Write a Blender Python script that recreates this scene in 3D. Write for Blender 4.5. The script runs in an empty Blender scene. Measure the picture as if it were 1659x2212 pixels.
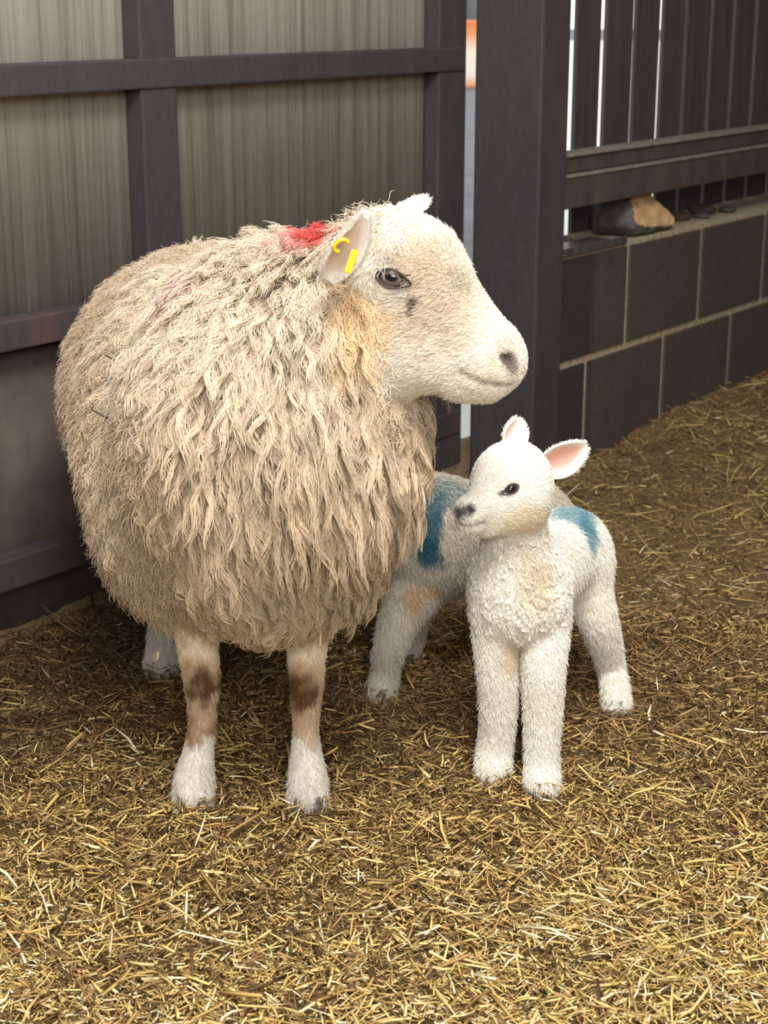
import bpy, bmesh, math
import numpy as np
from mathutils import Vector

# ------------------------------------------------------------------ camera, light, exposure
SC = bpy.context.scene
COL = SC.collection
F_PX, CX, CY, CAM_H = 3600.0, 829.5, 1106.0, 1.1
PITCH = math.atan(1106 / 3600.0)
cam_d = bpy.data.cameras.new('camera')
cam = bpy.data.objects.new('camera', cam_d); COL.objects.link(cam)
cam.location = (0, 0, CAM_H)
cam.rotation_euler = (math.pi / 2 - PITCH, 0, 0)
cam_d.sensor_fit = 'VERTICAL'; cam_d.sensor_height = 36.0
cam_d.lens = F_PX / 2212 * 36.0
cam_d.clip_start = 0.05
cam_d.dof.use_dof = True; cam_d.dof.focus_distance = 2.33; cam_d.dof.aperture_fstop = 9.0
SC.camera = cam

w = bpy.data.worlds.new('overcast_sky'); SC.world = w; w.use_nodes = True
w.node_tree.nodes['Background'].inputs[0].default_value = (0.95, 0.98, 1.0, 1)
w.node_tree.nodes['Background'].inputs[1].default_value = 1.7

def area(name, loc, target, sx, sy, power, col):
    d = bpy.data.lights.new(name, 'AREA'); d.shape = 'RECTANGLE'; d.size = sx; d.size_y = sy
    d.energy = power; d.color = col
    o = bpy.data.objects.new(name, d); COL.objects.link(o); o.location = loc
    o.rotation_euler = (Vector(target) - Vector(loc)).to_track_quat('-Z', 'Y').to_euler()
    return o
# daylight through the open barn doorway behind the camera and through the roof skylight above it
area('doorway_daylight', (0.45, -2.3, 2.3), (0.0, 2.4, 0.4), 1.6, 1.4, 150, (1.0, 0.98, 0.95))
area('skylight_daylight', (0.25, 0.55, 2.95), (0.15, 1.9, 0.0), 1.1, 1.1, 140, (1.0, 0.985, 0.955))
area('rear_fill', (0.35, 2.5, 3.0), (-0.1, 3.2, 0.6), 0.8, 0.8, 20, (0.85, 0.92, 1.0))  # unseen fill lamp added to brighten the rear wall and the ewe's back

vs = SC.view_settings
vs.view_transform = 'Standard'; vs.look = 'None'; vs.gamma = 1.0; vs.use_curve_mapping = False
vs.exposure = 0.0
SC.cycles.use_denoising = True
SC.cycles.max_bounces = 7; SC.cycles.diffuse_bounces = 4; SC.cycles.glossy_bounces = 2
SC.cycles.transmission_bounces = 3; SC.cycles.transparent_max_bounces = 4
SC.cycles.caustics_reflective = False; SC.cycles.caustics_refractive = False
try:
    SC.cycles_curves.shape = 'RIBBONS'; SC.cycles_curves.subdivisions = 2
except Exception:
    pass

# ------------------------------------------------------------------ projection helpers
c_, s_ = math.cos(PITCH), math.sin(PITCH)
RT = np.array([1, 0, 0.]); UP = np.array([0, s_, c_]); FW = np.array([0, c_, -s_]); CAM = np.array([0, 0, CAM_H])
def ray(px, py): return FW + (px - CX) / F_PX * RT - (py - CY) / F_PX * UP
def W(px, py, Y):
    d = ray(px, py); return CAM + d * (Y / d[1])
def G(px, py, z=0.0):
    d = ray(px, py); return CAM + d * ((z - CAM_H) / d[2])
def zdep(P): return float(np.dot(np.asarray(P) - CAM, FW))
def R_(rpx, P): return rpx * zdep(P) / F_PX
def on_plane(px, py, P0, n):
    d = ray(px, py); return CAM + d * (np.dot(P0 - CAM, n) / np.dot(d, n))
def nz(v): v = np.asarray(v, float); return v / (np.linalg.norm(v, axis=-1, keepdims=True) + 1e-12)
def lin(r, g, b):
    o = []
    for v in (r, g, b):
        v /= 255.0
        o.append(v / 12.92 if v <= 0.04045 else ((v + 0.055) / 1.055) ** 2.4)
    return np.array(o)
rng = np.random.default_rng(7)

def _hash(ix, iy, iz, seed):
    h = (ix.astype(np.int64) * 374761393 + iy.astype(np.int64) * 668265263 + iz.astype(np.int64) * 2147483647 + seed * 974634777) & 0xffffffff
    h = ((h ^ (h >> 13)) * 1274126177) & 0xffffffff
    return ((h ^ (h >> 16)) & 0xffff) / 65535.0
def noise3(P, scale, seed=0):
    p = np.asarray(P, float) * scale
    i = np.floor(p).astype(np.int64); f = p - i; f = f * f * (3 - 2 * f)
    r = 0
    for a in (0, 1):
        for b in (0, 1):
            for c in (0, 1):
                wgt = (f[:, 0] if a else 1 - f[:, 0]) * (f[:, 1] if b else 1 - f[:, 1]) * (f[:, 2] if c else 1 - f[:, 2])
                r = r + wgt * _hash(i[:, 0] + a, i[:, 1] + b, i[:, 2] + c, seed)
    return r
def fbm(P, scale, seed=0, oct=3):
    t = 0; a = 0.5; s = 0
    for k in range(oct):
        t = t + a * noise3(P, scale * 2 ** k, seed + k); s += a; a *= 0.5
    return t / s
def smooth(x, a, b):
    t = np.clip((x - a) / (b - a), 0, 1); return t * t * (3 - 2 * t)

# ------------------------------------------------------------------ object helpers
def tag(o, label=None, cat=None, group=None, kind=None):
    if label: o['label'] = label
    if cat: o['category'] = cat
    if group: o['group'] = group
    if kind: o['kind'] = kind
    return o
def empty(name, loc, label, cat, group=None):
    o = bpy.data.objects.new(name, None); COL.objects.link(o); o.location = loc
    o.empty_display_size = 0.05
    return tag(o, label, cat, group)
def mesh_obj(name, verts, faces, mat, parent=None, base=(0, 0, 0), tint=None, smooth_=False):
    me = bpy.data.meshes.new(name)
    v = np.asarray(verts, np.float32) - np.asarray(base, np.float32)
    if isinstance(faces, np.ndarray):
        n, k = faces.shape
        me.vertices.add(len(v)); me.vertices.foreach_set('co', v.ravel())
        me.loops.add(n * k); me.loops.foreach_set('vertex_index', faces.astype(np.int32).ravel())
        me.polygons.add(n)
        me.polygons.foreach_set('loop_start', np.arange(0, n * k, k, dtype=np.int32))
        me.polygons.foreach_set('loop_total', np.full(n, k, np.int32))
        me.update(calc_edges=True); me.validate()
    else:
        me.from_pydata([tuple(map(float, q)) for q in v], [], faces); me.update()
    if tint is not None:
        a = me.color_attributes.new('tint', 'FLOAT_COLOR', 'POINT')
        a.data.foreach_set('color', np.c_[tint, np.ones(len(tint))].astype(np.float32).ravel())
    if smooth_:
        me.polygons.foreach_set('use_smooth', np.ones(len(me.polygons), bool))
    if mat: me.materials.append(mat)
    o = bpy.data.objects.new(name, me); COL.objects.link(o)
    if parent is not None: o.parent = parent
    return o
def from_bm(name, bm, mat, parent=None, smooth_=False):
    me = bpy.data.meshes.new(name); bmesh.ops.recalc_face_normals(bm, faces=bm.faces[:])
    bm.to_mesh(me); bm.free()
    if smooth_: me.polygons.foreach_set('use_smooth', np.ones(len(me.polygons), bool))
    if mat: me.materials.append(mat)
    o = bpy.data.objects.new(name, me); COL.objects.link(o)
    if parent is not None: o.parent = parent
    return o
def add_hexa(bm, c8, bevel=0.0):
    vs_ = [bm.verts.new(tuple(map(float, p))) for p in c8]
    fs = [bm.faces.new([vs_[i] for i in q]) for q in ((0, 1, 2, 3), (7, 6, 5, 4), (0, 4, 5, 1), (1, 5, 6, 2), (2, 6, 7, 3), (3, 7, 4, 0))]
    if bevel:
        es = list({e for f in fs for e in f.edges})
        bmesh.ops.bevel(bm, geom=es, offset=bevel, segments=2, affect='EDGES', profile=0.6)
def frame_box(bm, P0, u, n, s0, s1, z0, z1, d0, d1, bevel=0.0):
    P0 = np.asarray(P0)
    q = []
    for d in (d0, d1):
        for (s, z) in ((s0, z0), (s1, z0), (s1, z1), (s0, z1)):
            q.append(P0 + u * s + n * d + np.array([0, 0, z]))
    add_hexa(bm, q, bevel)
def tube(pts, rad, seg=10, cap=True):
    pts = np.asarray(pts, float); K = len(pts); rad = np.broadcast_to(rad, (K,))
    T = nz(np.gradient(pts, axis=0)); ref = np.array([0.3, 0.2, 0.93])
    A = nz(np.cross(T, ref)); B = np.cross(T, A)
    th = np.linspace(0, 2 * np.pi, seg, endpoint=False)
    V = pts[:, None] + rad[:, None, None] * (np.cos(th)[None, :, None] * A[:, None] + np.sin(th)[None, :, None] * B[:, None])
    V = V.reshape(-1, 3); fc = []
    for k in range(K - 1):
        for j in range(seg):
            a = k * seg + j; b = k * seg + (j + 1) % seg
            fc.append((a, b, b + seg, a + seg))
    if cap:
        fc.append(tuple(range(seg - 1, -1, -1))); fc.append(tuple((K - 1) * seg + j for j in range(seg)))
    return V, fc
def curves_obj(name, pts, rad, col, mat, parent, base):
    """hair strands: pts (N,K,3), rad (N,K) or (K,), col (N,3)"""
    N, K, _ = pts.shape
    cu = bpy.data.hair_curves.new(name)
    cu.add_curves([K] * N)
    cu.attributes['position'].data.foreach_set('vector', (pts - np.asarray(base)).astype(np.float32).ravel())
    ra = cu.attributes.get('radius') or cu.attributes.new('radius', 'FLOAT', 'POINT')
    ra.data.foreach_set('value', np.ascontiguousarray(np.broadcast_to(rad, (N, K)), np.float32).ravel())
    ca = cu.attributes.new('tint', 'FLOAT_COLOR', 'CURVE')
    ca.data.foreach_set('color', np.c_[col, np.ones(N)].astype(np.float32).ravel())
    cu.materials.append(mat)
    o = bpy.data.objects.new(name, cu); COL.objects.link(o); o.parent = parent
    return o

# ------------------------------------------------------------------ materials
def mat_new(name):
    m = bpy.data.materials.new(name); m.use_nodes = True
    nt = m.node_tree; return m, nt, nt.nodes['Principled BSDF']
def link(nt, a, b): nt.links.new(a, b)
def ramp(nt, fac, stops):
    r = nt.nodes.new('ShaderNodeValToRGB'); el = r.color_ramp.elements
    while len(el) < len(stops): el.new(0.5)
    for e, (p, c) in zip(el, stops): e.position = p; e.color = (*c, 1)
    link(nt, fac, r.inputs[0]); return r.outputs[0]
def noise_tex(nt, scale, detail=4, vec=None, rough=0.6):
    t = nt.nodes.new('ShaderNodeTexNoise'); t.inputs['Scale'].default_value = scale
    t.inputs['Detail'].default_value = detail; t.inputs['Roughness'].default_value = rough
    if vec is not None: link(nt, vec, t.inputs['Vector'])
    return t.outputs['Fac']
def obj_vec(nt, scale=(1, 1, 1), rot=(0, 0, 0)):
    tc = nt.nodes.new('ShaderNodeTexCoord'); mp = nt.nodes.new('ShaderNodeMapping')
    mp.inputs['Scale'].default_value = scale; mp.inputs['Rotation'].default_value = rot
    link(nt, tc.outputs['Object'], mp.inputs[0]); return mp.outputs[0]
def mix(nt, fac, a, b, mode='MIX'):
    m = nt.nodes.new('ShaderNodeMix'); m.data_type = 'RGBA'; m.blend_type = mode
    for s, v in ((m.inputs[0], fac), (m.inputs[6], a), (m.inputs[7], b)):
        if hasattr(v, 'is_output'): link(nt, v, s)
        elif isinstance(v, (int, float)): s.default_value = v
        else: s.default_value = (*v, 1)
    return m.outputs[2]
def bump(nt, h, strength, dist, bsdf):
    b = nt.nodes.new('ShaderNodeBump'); b.inputs['Strength'].default_value = strength; b.inputs['Distance'].default_value = dist
    link(nt, h, b.inputs['Height']); link(nt, b.outputs[0], bsdf.inputs['Normal'])
def plain(name, col, rough=0.6, metal=0.0, spec=0.5):
    m, nt, b = mat_new(name)
    b.inputs['Base Color'].default_value = (*col, 1); b.inputs['Roughness'].default_value = rough
    b.inputs['Metallic'].default_value = metal; b.inputs['Specular IOR Level'].default_value = spec
    return m
def mottled(name, c0, c1, scale, rough=0.8, bstr=0.3, bdist=0.004, vscale=(1, 1, 1), spec=0.3, metal=0.0):
    m, nt, b = mat_new(name); v = obj_vec(nt, vscale)
    n1 = noise_tex(nt, scale, 6, v)
    link(nt, ramp(nt, n1, [(0.3, c0), (0.7, c1)]), b.inputs['Base Color'])
    b.inputs['Roughness'].default_value = rough; b.inputs['Specular IOR Level'].default_value = spec
    b.inputs['Metallic'].default_value = metal
    bump(nt, n1, bstr, bdist, b); return m
def tinted(name, rough=0.85, spec=0.15, transl=0.0):
    m, nt, b = mat_new(name)
    a = nt.nodes.new('ShaderNodeAttribute'); a.attribute_name = 'tint'
    link(nt, a.outputs['Color'], b.inputs['Base Color'])
    b.inputs['Roughness'].default_value = rough; b.inputs['Specular IOR Level'].default_value = spec
    if transl:
        t = nt.nodes.new('ShaderNodeBsdfTranslucent'); ms = nt.nodes.new('ShaderNodeMixShader')
        link(nt, a.outputs['Color'], t.inputs[0]); ms.inputs[0].default_value = transl
        link(nt, b.outputs[0], ms.inputs[1]); link(nt, t.outputs[0], ms.inputs[2])
        link(nt, ms.outputs[0], nt.nodes['Material Output'].inputs[0])
    return m
M_SKIN = tinted('skin_and_hair_base')
M_WOOL = tinted('wool_strands', 0.9, 0.08, 0.18)
M_STRAW = tinted('straw', 0.55, 0.35, 0.12)

# ------------------------------------------------------------------ SDF bodies
def sd_ell(P, c, r):
    q = (P - c); k0 = np.linalg.norm(q / r, axis=-1); k1 = np.linalg.norm(q / (r * r), axis=-1) + 1e-9
    return k0 * (k0 - 1) / k1
def sd_cone(P, a, ra, b, rb):
    ab = b - a; t = np.clip(((P - a) @ ab) / (ab @ ab), 0, 1)
    return np.linalg.norm(P - a - t[..., None] * ab, axis=-1) - (ra + (rb - ra) * t)
def limb(pts, k, reg='leg', n=14):
    """one smooth tapering limb through (pixel, pixel radius, depth) stations or (point, radius) pairs"""
    st = [np.r_[W(*q[0], q[2]), R_(q[1], W(*q[0], q[2]))] if len(q) == 3 else np.r_[q[0], q[1]] for q in pts]
    A = np.array([2 * st[0] - st[1]] + st + [2 * st[-1] - st[-2]]); o = []
    for i in range(1, len(A) - 2):
        for t in np.linspace(0, 1, 5)[:-1]:
            o.append(0.5 * (2 * A[i] + (A[i + 1] - A[i - 1]) * t + (2 * A[i - 1] - 5 * A[i] + 4 * A[i + 1] - A[i + 2]) * t * t + (3 * A[i] - A[i - 1] - 3 * A[i + 1] + A[i + 2]) * t ** 3))
    o.append(A[-2]); o = np.array(o)
    return dict(t='p', p=o[:, :3], rr=o[:, 3], k=k, reg=reg, sub=False)
def prim_d(pr, P):
    if pr['t'] == 'p':
        d = None
        for i in range(len(pr['p']) - 1):
            q = sd_cone(P, pr['p'][i], pr['rr'][i], pr['p'][i + 1], pr['rr'][i + 1]); d = q if d is None else np.minimum(d, q)
        return d
    return sd_ell(P, pr['c'], pr['r']) if pr['t'] == 'e' else sd_cone(P, pr['a'], pr['ra'], pr['b'], pr['rb'])
def prim_box(pr):
    if pr['t'] == 'p': m = pr['rr'].max(); return pr['p'].min(0) - m, pr['p'].max(0) + m
    if pr['t'] == 'e': return pr['c'] - pr['r'], pr['c'] + pr['r']
    m = max(pr['ra'], pr['rb']); return np.minimum(pr['a'], pr['b']) - m, np.maximum(pr['a'], pr['b']) + m
def E(c, r, k=0.03, reg='body', sub=False): return dict(t='e', c=np.asarray(c, float), r=np.asarray(r, float), k=k, reg=reg, sub=sub)
def CN(a, ra, b, rb, k=0.03, reg='body', sub=False): return dict(t='c', a=np.asarray(a, float), b=np.asarray(b, float), ra=ra, rb=rb, k=k, reg=reg, sub=sub)
def CP(p, rp, Yp, q, rq, Yq, k=0.03, reg='body', sub=False):
    a = W(*p, Yp); b = W(*q, Yq); return CN(a, R_(rp, a), b, R_(rq, b), k, reg, sub)
def smin(a, b, k):
    h = np.maximum(k - np.abs(a - b), 0) / k; return np.minimum(a, b) - h * h * k * 0.25
def sdf(prims, P, regs=None):
    d = np.full(len(P), 9.0)
    for pr in prims:
        if regs and pr['reg'] not in regs: continue
        q = prim_d(pr, P)
        d = -smin(-d, q, pr['k']) if pr['sub'] else smin(d, q, pr['k'])
    return d
def hit(prims, px, py, y0=1.5, y1=3.2):
    d = ray(px, py); ts = np.linspace(y0 / d[1], y1 / d[1], 3000); P = CAM + ts[:, None] * d
    v = sdf(prims, P); i = int(np.argmax(v < 0)); p = P[i]
    e = 1e-3; g = np.array([sdf(prims, np.array([p + e * a]))[0] - sdf(prims, np.array([p - e * a]))[0] for a in np.eye(3)])
    return p, nz(g)
def surface_net(prims, h):
    bs = [prim_box(p) for p in prims if not p['sub']]
    lo = np.min([b[0] for b in bs], 0) - 3 * h - 0.02; hi = np.max([b[1] for b in bs], 0) + 3 * h + 0.02
    n = np.ceil((hi - lo) / h).astype(int) + 1
    Fd = np.full(n, 1.0, np.float32)
    ax = [lo[i] + h * np.arange(n[i]) for i in range(3)]
    for pr in prims:
        a, b = prim_box(pr); mg = pr['k'] + 2 * h
        i0 = np.maximum(np.floor((a - mg - lo) / h).astype(int), 0); i1 = np.minimum(np.ceil((b + mg - lo) / h).astype(int) + 1, n)
        if np.any(i1 <= i0): continue
        sl = tuple(slice(i0[k], i1[k]) for k in range(3))
        X = np.stack(np.meshgrid(ax[0][sl[0]], ax[1][sl[1]], ax[2][sl[2]], indexing='ij'), -1)
        q = prim_d(pr, X)
        cur = Fd[sl]
        Fd[sl] = (-smin(-cur, q, pr['k']) if pr['sub'] else smin(cur, q, pr['k'])).astype(np.float32)
    ins = Fd < 0
    m = np.zeros(n - 1, np.int8)
    offs = [(i, j, k) for i in (0, 1) for j in (0, 1) for k in (0, 1)]
    for (i, j, k) in offs:
        m += ins[i:n[0] - 1 + i, j:n[1] - 1 + j, k:n[2] - 1 + k]
    cells = np.argwhere((m > 0) & (m < 8))
    idx = np.full(n - 1, -1, np.int32); idx[tuple(cells.T)] = np.arange(len(cells))
    corner = {o: Fd[cells[:, 0] + o[0], cells[:, 1] + o[1], cells[:, 2] + o[2]] for o in offs}
    acc = np.zeros((len(cells), 3)); cnt = np.zeros(len(cells))
    for o in offs:
        for axn in range(3):
            if o[axn]: continue
            o2 = list(o); o2[axn] = 1; o2 = tuple(o2)
            a, b = corner[o], corner[o2]; cr = (a < 0) != (b < 0)
            t = np.where(cr, a / np.where(cr, a - b, 1), 0)
            p = np.repeat(np.array([o], float), len(cells), 0); p[:, axn] = t
            acc += p * cr[:, None]; cnt += cr
    V = lo + h * (cells + acc / cnt[:, None])
    quads = []
    for axn in range(3):
        sa = [slice(None)] * 3; sb = [slice(None)] * 3
        sa[axn] = slice(0, -1); sb[axn] = slice(1, None)
        A, B = ins[tuple(sa)], ins[tuple(sb)]
        e = np.argwhere(A != B)
        u, v = (axn + 1) % 3, (axn + 2) % 3
        ok = (e[:, u] > 0) & (e[:, v] > 0) & (e[:, u] < n[u] - 1) & (e[:, v] < n[v] - 1)
        e = e[ok]; fl = A[tuple(e.T)]
        def cid(du, dv):
            q = e.copy(); q[:, u] -= du; q[:, v] -= dv; return idx[tuple(q.T)]
        q = np.stack([cid(1, 1), cid(0, 1), cid(0, 0), cid(1, 0)], 1)
        q[~fl] = q[~fl][:, ::-1]; quads.append(q)
    Q = np.concatenate(quads)
    # light smoothing
    ed = np.concatenate([Q[:, [0, 1]], Q[:, [1, 2]], Q[:, [2, 3]], Q[:, [3, 0]]])
    i = np.concatenate([ed[:, 0], ed[:, 1]]); j = np.concatenate([ed[:, 1], ed[:, 0]])
    dg = np.bincount(i, minlength=len(V)).astype(float)
    for _ in range(2):
        av = np.stack([np.bincount(i, V[j, k], len(V)) for k in range(3)], 1) / dg[:, None]
        V = V * 0.5 + av * 0.5
    fn = np.cross(V[Q[:, 2]] - V[Q[:, 0]], V[Q[:, 3]] - V[Q[:, 1]])
    vn = np.zeros_like(V)
    for k in range(3):
        vn[:, k] = sum(np.bincount(Q[:, c], fn[:, k], len(V)) for c in range(4))
    return V, Q, nz(vn), np.linalg.norm(fn, axis=1) / 2
def scatter(V, Q, N_, area_, count, weight, seed):
    r = np.random.default_rng(seed)
    wv = area_ * weight[Q].mean(1); cs = np.cumsum(wv); fi = np.searchsorted(cs, r.random(count) * cs[-1])
    fi = np.minimum(fi, len(Q) - 1)
    a, b = r.random((2, count, 1))
    q = Q[fi]
    P = (V[q[:, 0]] * (1 - a) + V[q[:, 1]] * a) * (1 - b) + (V[q[:, 3]] * (1 - a) + V[q[:, 2]] * a) * b
    n = nz(N_[q].mean(1))
    return P, n
def front_weight(V, N_, back=0.3):
    """fewer strands on the sides turned well away from the viewer's side of the pen"""
    d = np.sum(nz(CAM - V) * N_, 1); return back + (1 - back) * smooth(d, -0.45, -0.1)
def strands(P, n, flow, length, K, lift=0.5, droop=0.0, curl=0.0, cfreq=2.0, jit=0.25, seed=1):
    r = np.random.default_rng(seed); N = len(P)
    t = flow - np.sum(flow * n, 1, keepdims=True) * n
    t = nz(t + jit * r.normal(size=(N, 3))); t = nz(t - np.sum(t * n, 1, keepdims=True) * n)
    b = np.cross(n, t)
    s = np.linspace(0, 1, K)[None, :, None]
    L = np.broadcast_to(length, (N,))[:, None, None]
    d0 = nz(n * lift + t * (1 - lift) + 0.12 * r.normal(size=(N, 3)))[:, None]
    pts = P[:, None] + L * (s * d0 + 0.5 * s * s * (t[:, None] * 0.6 - n[:, None] * lift * 0.5))
    if droop: pts = pts + L * s * s * np.array([0, 0, -droop])
    if np.any(curl):
        ph = r.random((N, 1, 1)) * 6.28; fr = cfreq * (0.7 + 0.6 * r.random((N, 1, 1)))
        cv = np.broadcast_to(curl, (N,))[:, None, None] * np.minimum(1, s * 2.5)
        pts = pts + cv * (np.sin(6.28 * fr * s + ph) * b[:, None] + np.cos(6.28 * fr * s + ph) * n[:, None] * 0.7)
    return pts
def locks(P, n, flow, length, m, K, spread, wave, wfreq, lift, seed, jit=0.2):
    """wool locks: guide strands, m hairs each, gathered towards the tip; returns pts (N*m,K,3)"""
    r = np.random.default_rng(seed); N = len(P)
    t = flow - np.sum(flow * n, 1, keepdims=True) * n
    t = nz(t + jit * r.normal(size=(N, 3))); t = nz(t - np.sum(t * n, 1, keepdims=True) * n)
    b = np.cross(n, t); s = np.linspace(0, 1, K)[None, :, None]
    L = np.broadcast_to(length, (N,))[:, None, None]; wv = np.broadcast_to(wave, (N,))[:, None, None]
    ph = r.random((N, 1, 1)) * 6.28; fr = wfreq * (0.7 + 0.6 * r.random((N, 1, 1)))
    hgt = np.broadcast_to(lift, (N,))[:, None, None] * (0.6 + 0.8 * r.random((N, 1, 1)))
    guide = P[:, None] + L * s * t[:, None] + hgt * np.sin(np.minimum(s * 1.9, 1.75)) * n[:, None]
    guide = guide + wv * np.minimum(1, s * 2) * (np.sin(6.28 * fr * s + ph) * b[:, None] + 0.6 * np.cos(6.28 * fr * s + ph * 1.3) * n[:, None])
    sp = np.broadcast_to(spread, (N,))[:, None, None, None]
    off = r.normal(size=(N, m, 1, 3)) * 0.55
    off = off - np.sum(off * n[:, None, None], -1, keepdims=True) * n[:, None, None] * 0.3
    cl = (1.0 - 0.74 * np.minimum(1, s * 2.2) ** 0.8 * (1 - 0.25 * s))[:, None]
    g = guide[:, None] + off * sp * cl
    ph2 = r.random((N, m, 1, 1)) * 6.28
    g = g + 0.0016 * np.sin(6.28 * 3 * s[:, None] + ph2) * b[:, None, None]
    ln = 0.75 + 0.25 * r.random((N, m, 1, 1))
    g = g[:, :, :1] + (g - g[:, :, :1]) * ln
    return g.reshape(N * m, K, 3)

# ------------------------------------------------------------------ setting
WU = nz([0.599, 0.801, 0.0]); WN = np.array([WU[1], -WU[0], 0.0])      # along the pen side / out of it towards the pen
PG = G(0, 1390); PW = G(1270, 1000)

def ground_z(x, y):
    P = np.stack([x, y, np.zeros_like(x)], -1)
    z = 0.024 * (fbm(P, 5.0, 3) - 0.5) + 0.030 * (fbm(P, 19.0, 9) - 0.5)
    sw = (P - PW) @ WN                                  # distance out from the block wall
    al = (P - PW) @ WU
    z = z + 0.055 * np.exp(-np.clip(sw, -0.2, 9) / 0.25) * smooth(al, -0.2, 0.6)
    return z - 0.004
nx, ny = 150, 260
gx = np.linspace(-2.6, 3.4, nx); gy = np.linspace(-3.0, 6.4, ny)
gy = np.interp(np.linspace(0, 1, ny), [0, 0.12, 0.8, 1], [-3.0, 1.2, 4.4, 6.4]); gx = np.interp(np.linspace(0, 1, nx), [0, 0.15, 0.85, 1], [-2.6, -0.9, 1.4, 3.4])
GX, GY = np.meshgrid(gx, gy); GZ = ground_z(GX.ravel(), GY.ravel())
ii = np.arange(nx * ny).reshape(ny, nx)
gq = np.stack([ii[:-1, :-1], ii[:-1, 1:], ii[1:, 1:], ii[1:, :-1]], -1).reshape(-1, 4)
gv = np.c_[GX.ravel(), GY.ravel(), GZ]
gq = gq[(((gv[gq].mean(1) - PG) @ WN) > -0.12)]
m, nt, b = mat_new('trodden_bedding'); v = obj_vec(nt)
n1 = noise_tex(nt, 9, 8, v, 0.7); n2 = noise_tex(nt, 160, 5, v, 0.75)
ca = ramp(nt, n1, [(0.3, lin(98, 76, 48)), (0.7, lin(148, 118, 74))])
cb = ramp(nt, n2, [(0.35, lin(78, 60, 36)), (0.6, lin(158, 128, 78)), (0.8, lin(196, 164, 104))])
link(nt, mix(nt, 0.6, ca, cb), b.inputs['Base Color']); b.inputs['Roughness'].default_value = 0.9
bump(nt, n2, 0.9, 0.01, b)
tag(mesh_obj('floor', gv, gq, m, smooth_=True), 'trodden brown bedding floor of the pen', None, None, 'structure')

# block wall
m, nt, b = mat_new('dusty_blockwork')
tc = nt.nodes.new('ShaderNodeTexCoord')
n1 = noise_tex(nt, 7, 6, tc.outputs['Object']); n2 = noise_tex(nt, 90, 4, tc.outputs['Object'])
cc = mix(nt, 0.4, ramp(nt, n1, [(0.3, lin(58, 49, 42)), (0.7, lin(74, 62, 52))]), ramp(nt, n2, [(0.3, lin(54, 46, 39)), (0.7, lin(82, 70, 59))]))
gp = nt.nodes.new('ShaderNodeNewGeometry'); dp = nt.nodes.new('ShaderNodeVectorMath'); dp.operation = 'DOT_PRODUCT'
link(nt, gp.outputs['Position'], dp.inputs[0]); dp.inputs[1].default_value = tuple(WU)
mr = nt.nodes.new('ShaderNodeMapRange'); mr.inputs['From Min'].default_value = float(PW @ WU) - 0.02; mr.inputs['From Max'].default_value = float(PW @ WU) + 0.012
mr.inputs['To Min'].default_value = 0.75; mr.inputs['To Max'].default_value = 0.0; link(nt, dp.outputs['Value'], mr.inputs['Value'])
cc = mix(nt, mr.outputs[0], cc, lin(34, 31, 30))               # darker band on the wall end beside the post
link(nt, cc, b.inputs['Base Color']); b.inputs['Roughness'].default_value = 0.9; bump(nt, n2, 0.5, 0.004, b)
M_BLOCK = m
M_MORTAR = mottled('mortar', lin(138, 124, 102), lin(176, 160, 134), 60, 0.95, 0.5, 0.004)
def wall_unit(bm, s0, s1, z0, z1, d0, d1, bev=0.0): frame_box(bm, PW, WU, WN, s0, s1, z0, z1, d0, d1, bev)
bm = bmesh.new()
wall_unit(bm, -0.166, 3.2, -0.05, 0.528, -0.195, -0.006)
wall_o = from_bm('wall_right', bm, M_MORTAR); tag(wall_o, 'low concrete block wall with pale mortar joints', None, None, 'structure')
bm = bmesh.new(); J = 0.009
for row, (z0, z1) in enumerate(((0.016, 0.259), (0.278, 0.519))):
    st = 0.376 if row == 0 else 0.167
    for k in range(-2, 8):
        s0, s1 = st + 0.4 * k + J, st + 0.4 * (k + 1) - J
        s0 = max(s0, -0.164)
        if s1 - s0 > 0.02: wall_unit(bm, s0, s1, z0, z1, -0.19, 0.0, 0.003)
from_bm('wall_right_blocks', bm, M_BLOCK, wall_o)
M_RUST = None
m, nt, b = mat_new('weathered_steel'); v = obj_vec(nt, (1, 1, 0.35))
n1 = noise_tex(nt, 6, 8, v, 0.65); n2 = noise_tex(nt, 70, 4, v)
link(nt, mix(nt, ramp(nt, n2, [(0.45, (0, 0, 0)), (0.75, (0.5, 0.5, 0.5))]), ramp(nt, n1, [(0.3, lin(53, 50, 53)), (0.58, lin(62, 55, 55)), (0.74, lin(92, 64, 54))]), lin(70, 65, 64)), b.inputs['Base Color'])
b.inputs['Roughness'].default_value = 0.65; bump(nt, n2, 0.25, 0.002, b); M_STEEL = m
M_GREYSTEEL = mottled('dark_grey_steel', lin(58, 54, 56), lin(78, 72, 72), 9, 0.6, 0.2, 0.002)
M_SHINY = mottled('worn_bright_steel', lin(56, 54, 52), lin(84, 82, 78), 30, 0.35, 0.15, 0.001, spec=0.8)

# ledge strip of steel angle on the wall top
bm = bmesh.new()
wall_unit(bm, -0.166, 0.14, 0.530, 0.536, -0.10, 0.008, 0.001)
wall_unit(bm, -0.166, 0.14, 0.536, 0.548, 0.003, 0.008, 0.001)
tag(from_bm('steel_angle', bm, M_SHINY), 'bright steel angle lying on the end of the block wall by the post', 'metal strip')

# post (its back edge leaves the slit of daylight beside the door stile)
POST_B = -0.165
bm = bmesh.new()
frame_box(bm, PW, WU, WN, -0.285, -0.168, -0.02, 2.36, POST_B, 0.012, 0.006)
tag(from_bm('steel_post', bm, M_STEEL), 'tall dark rusty steel post at the end of the block wall', 'post')
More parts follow.
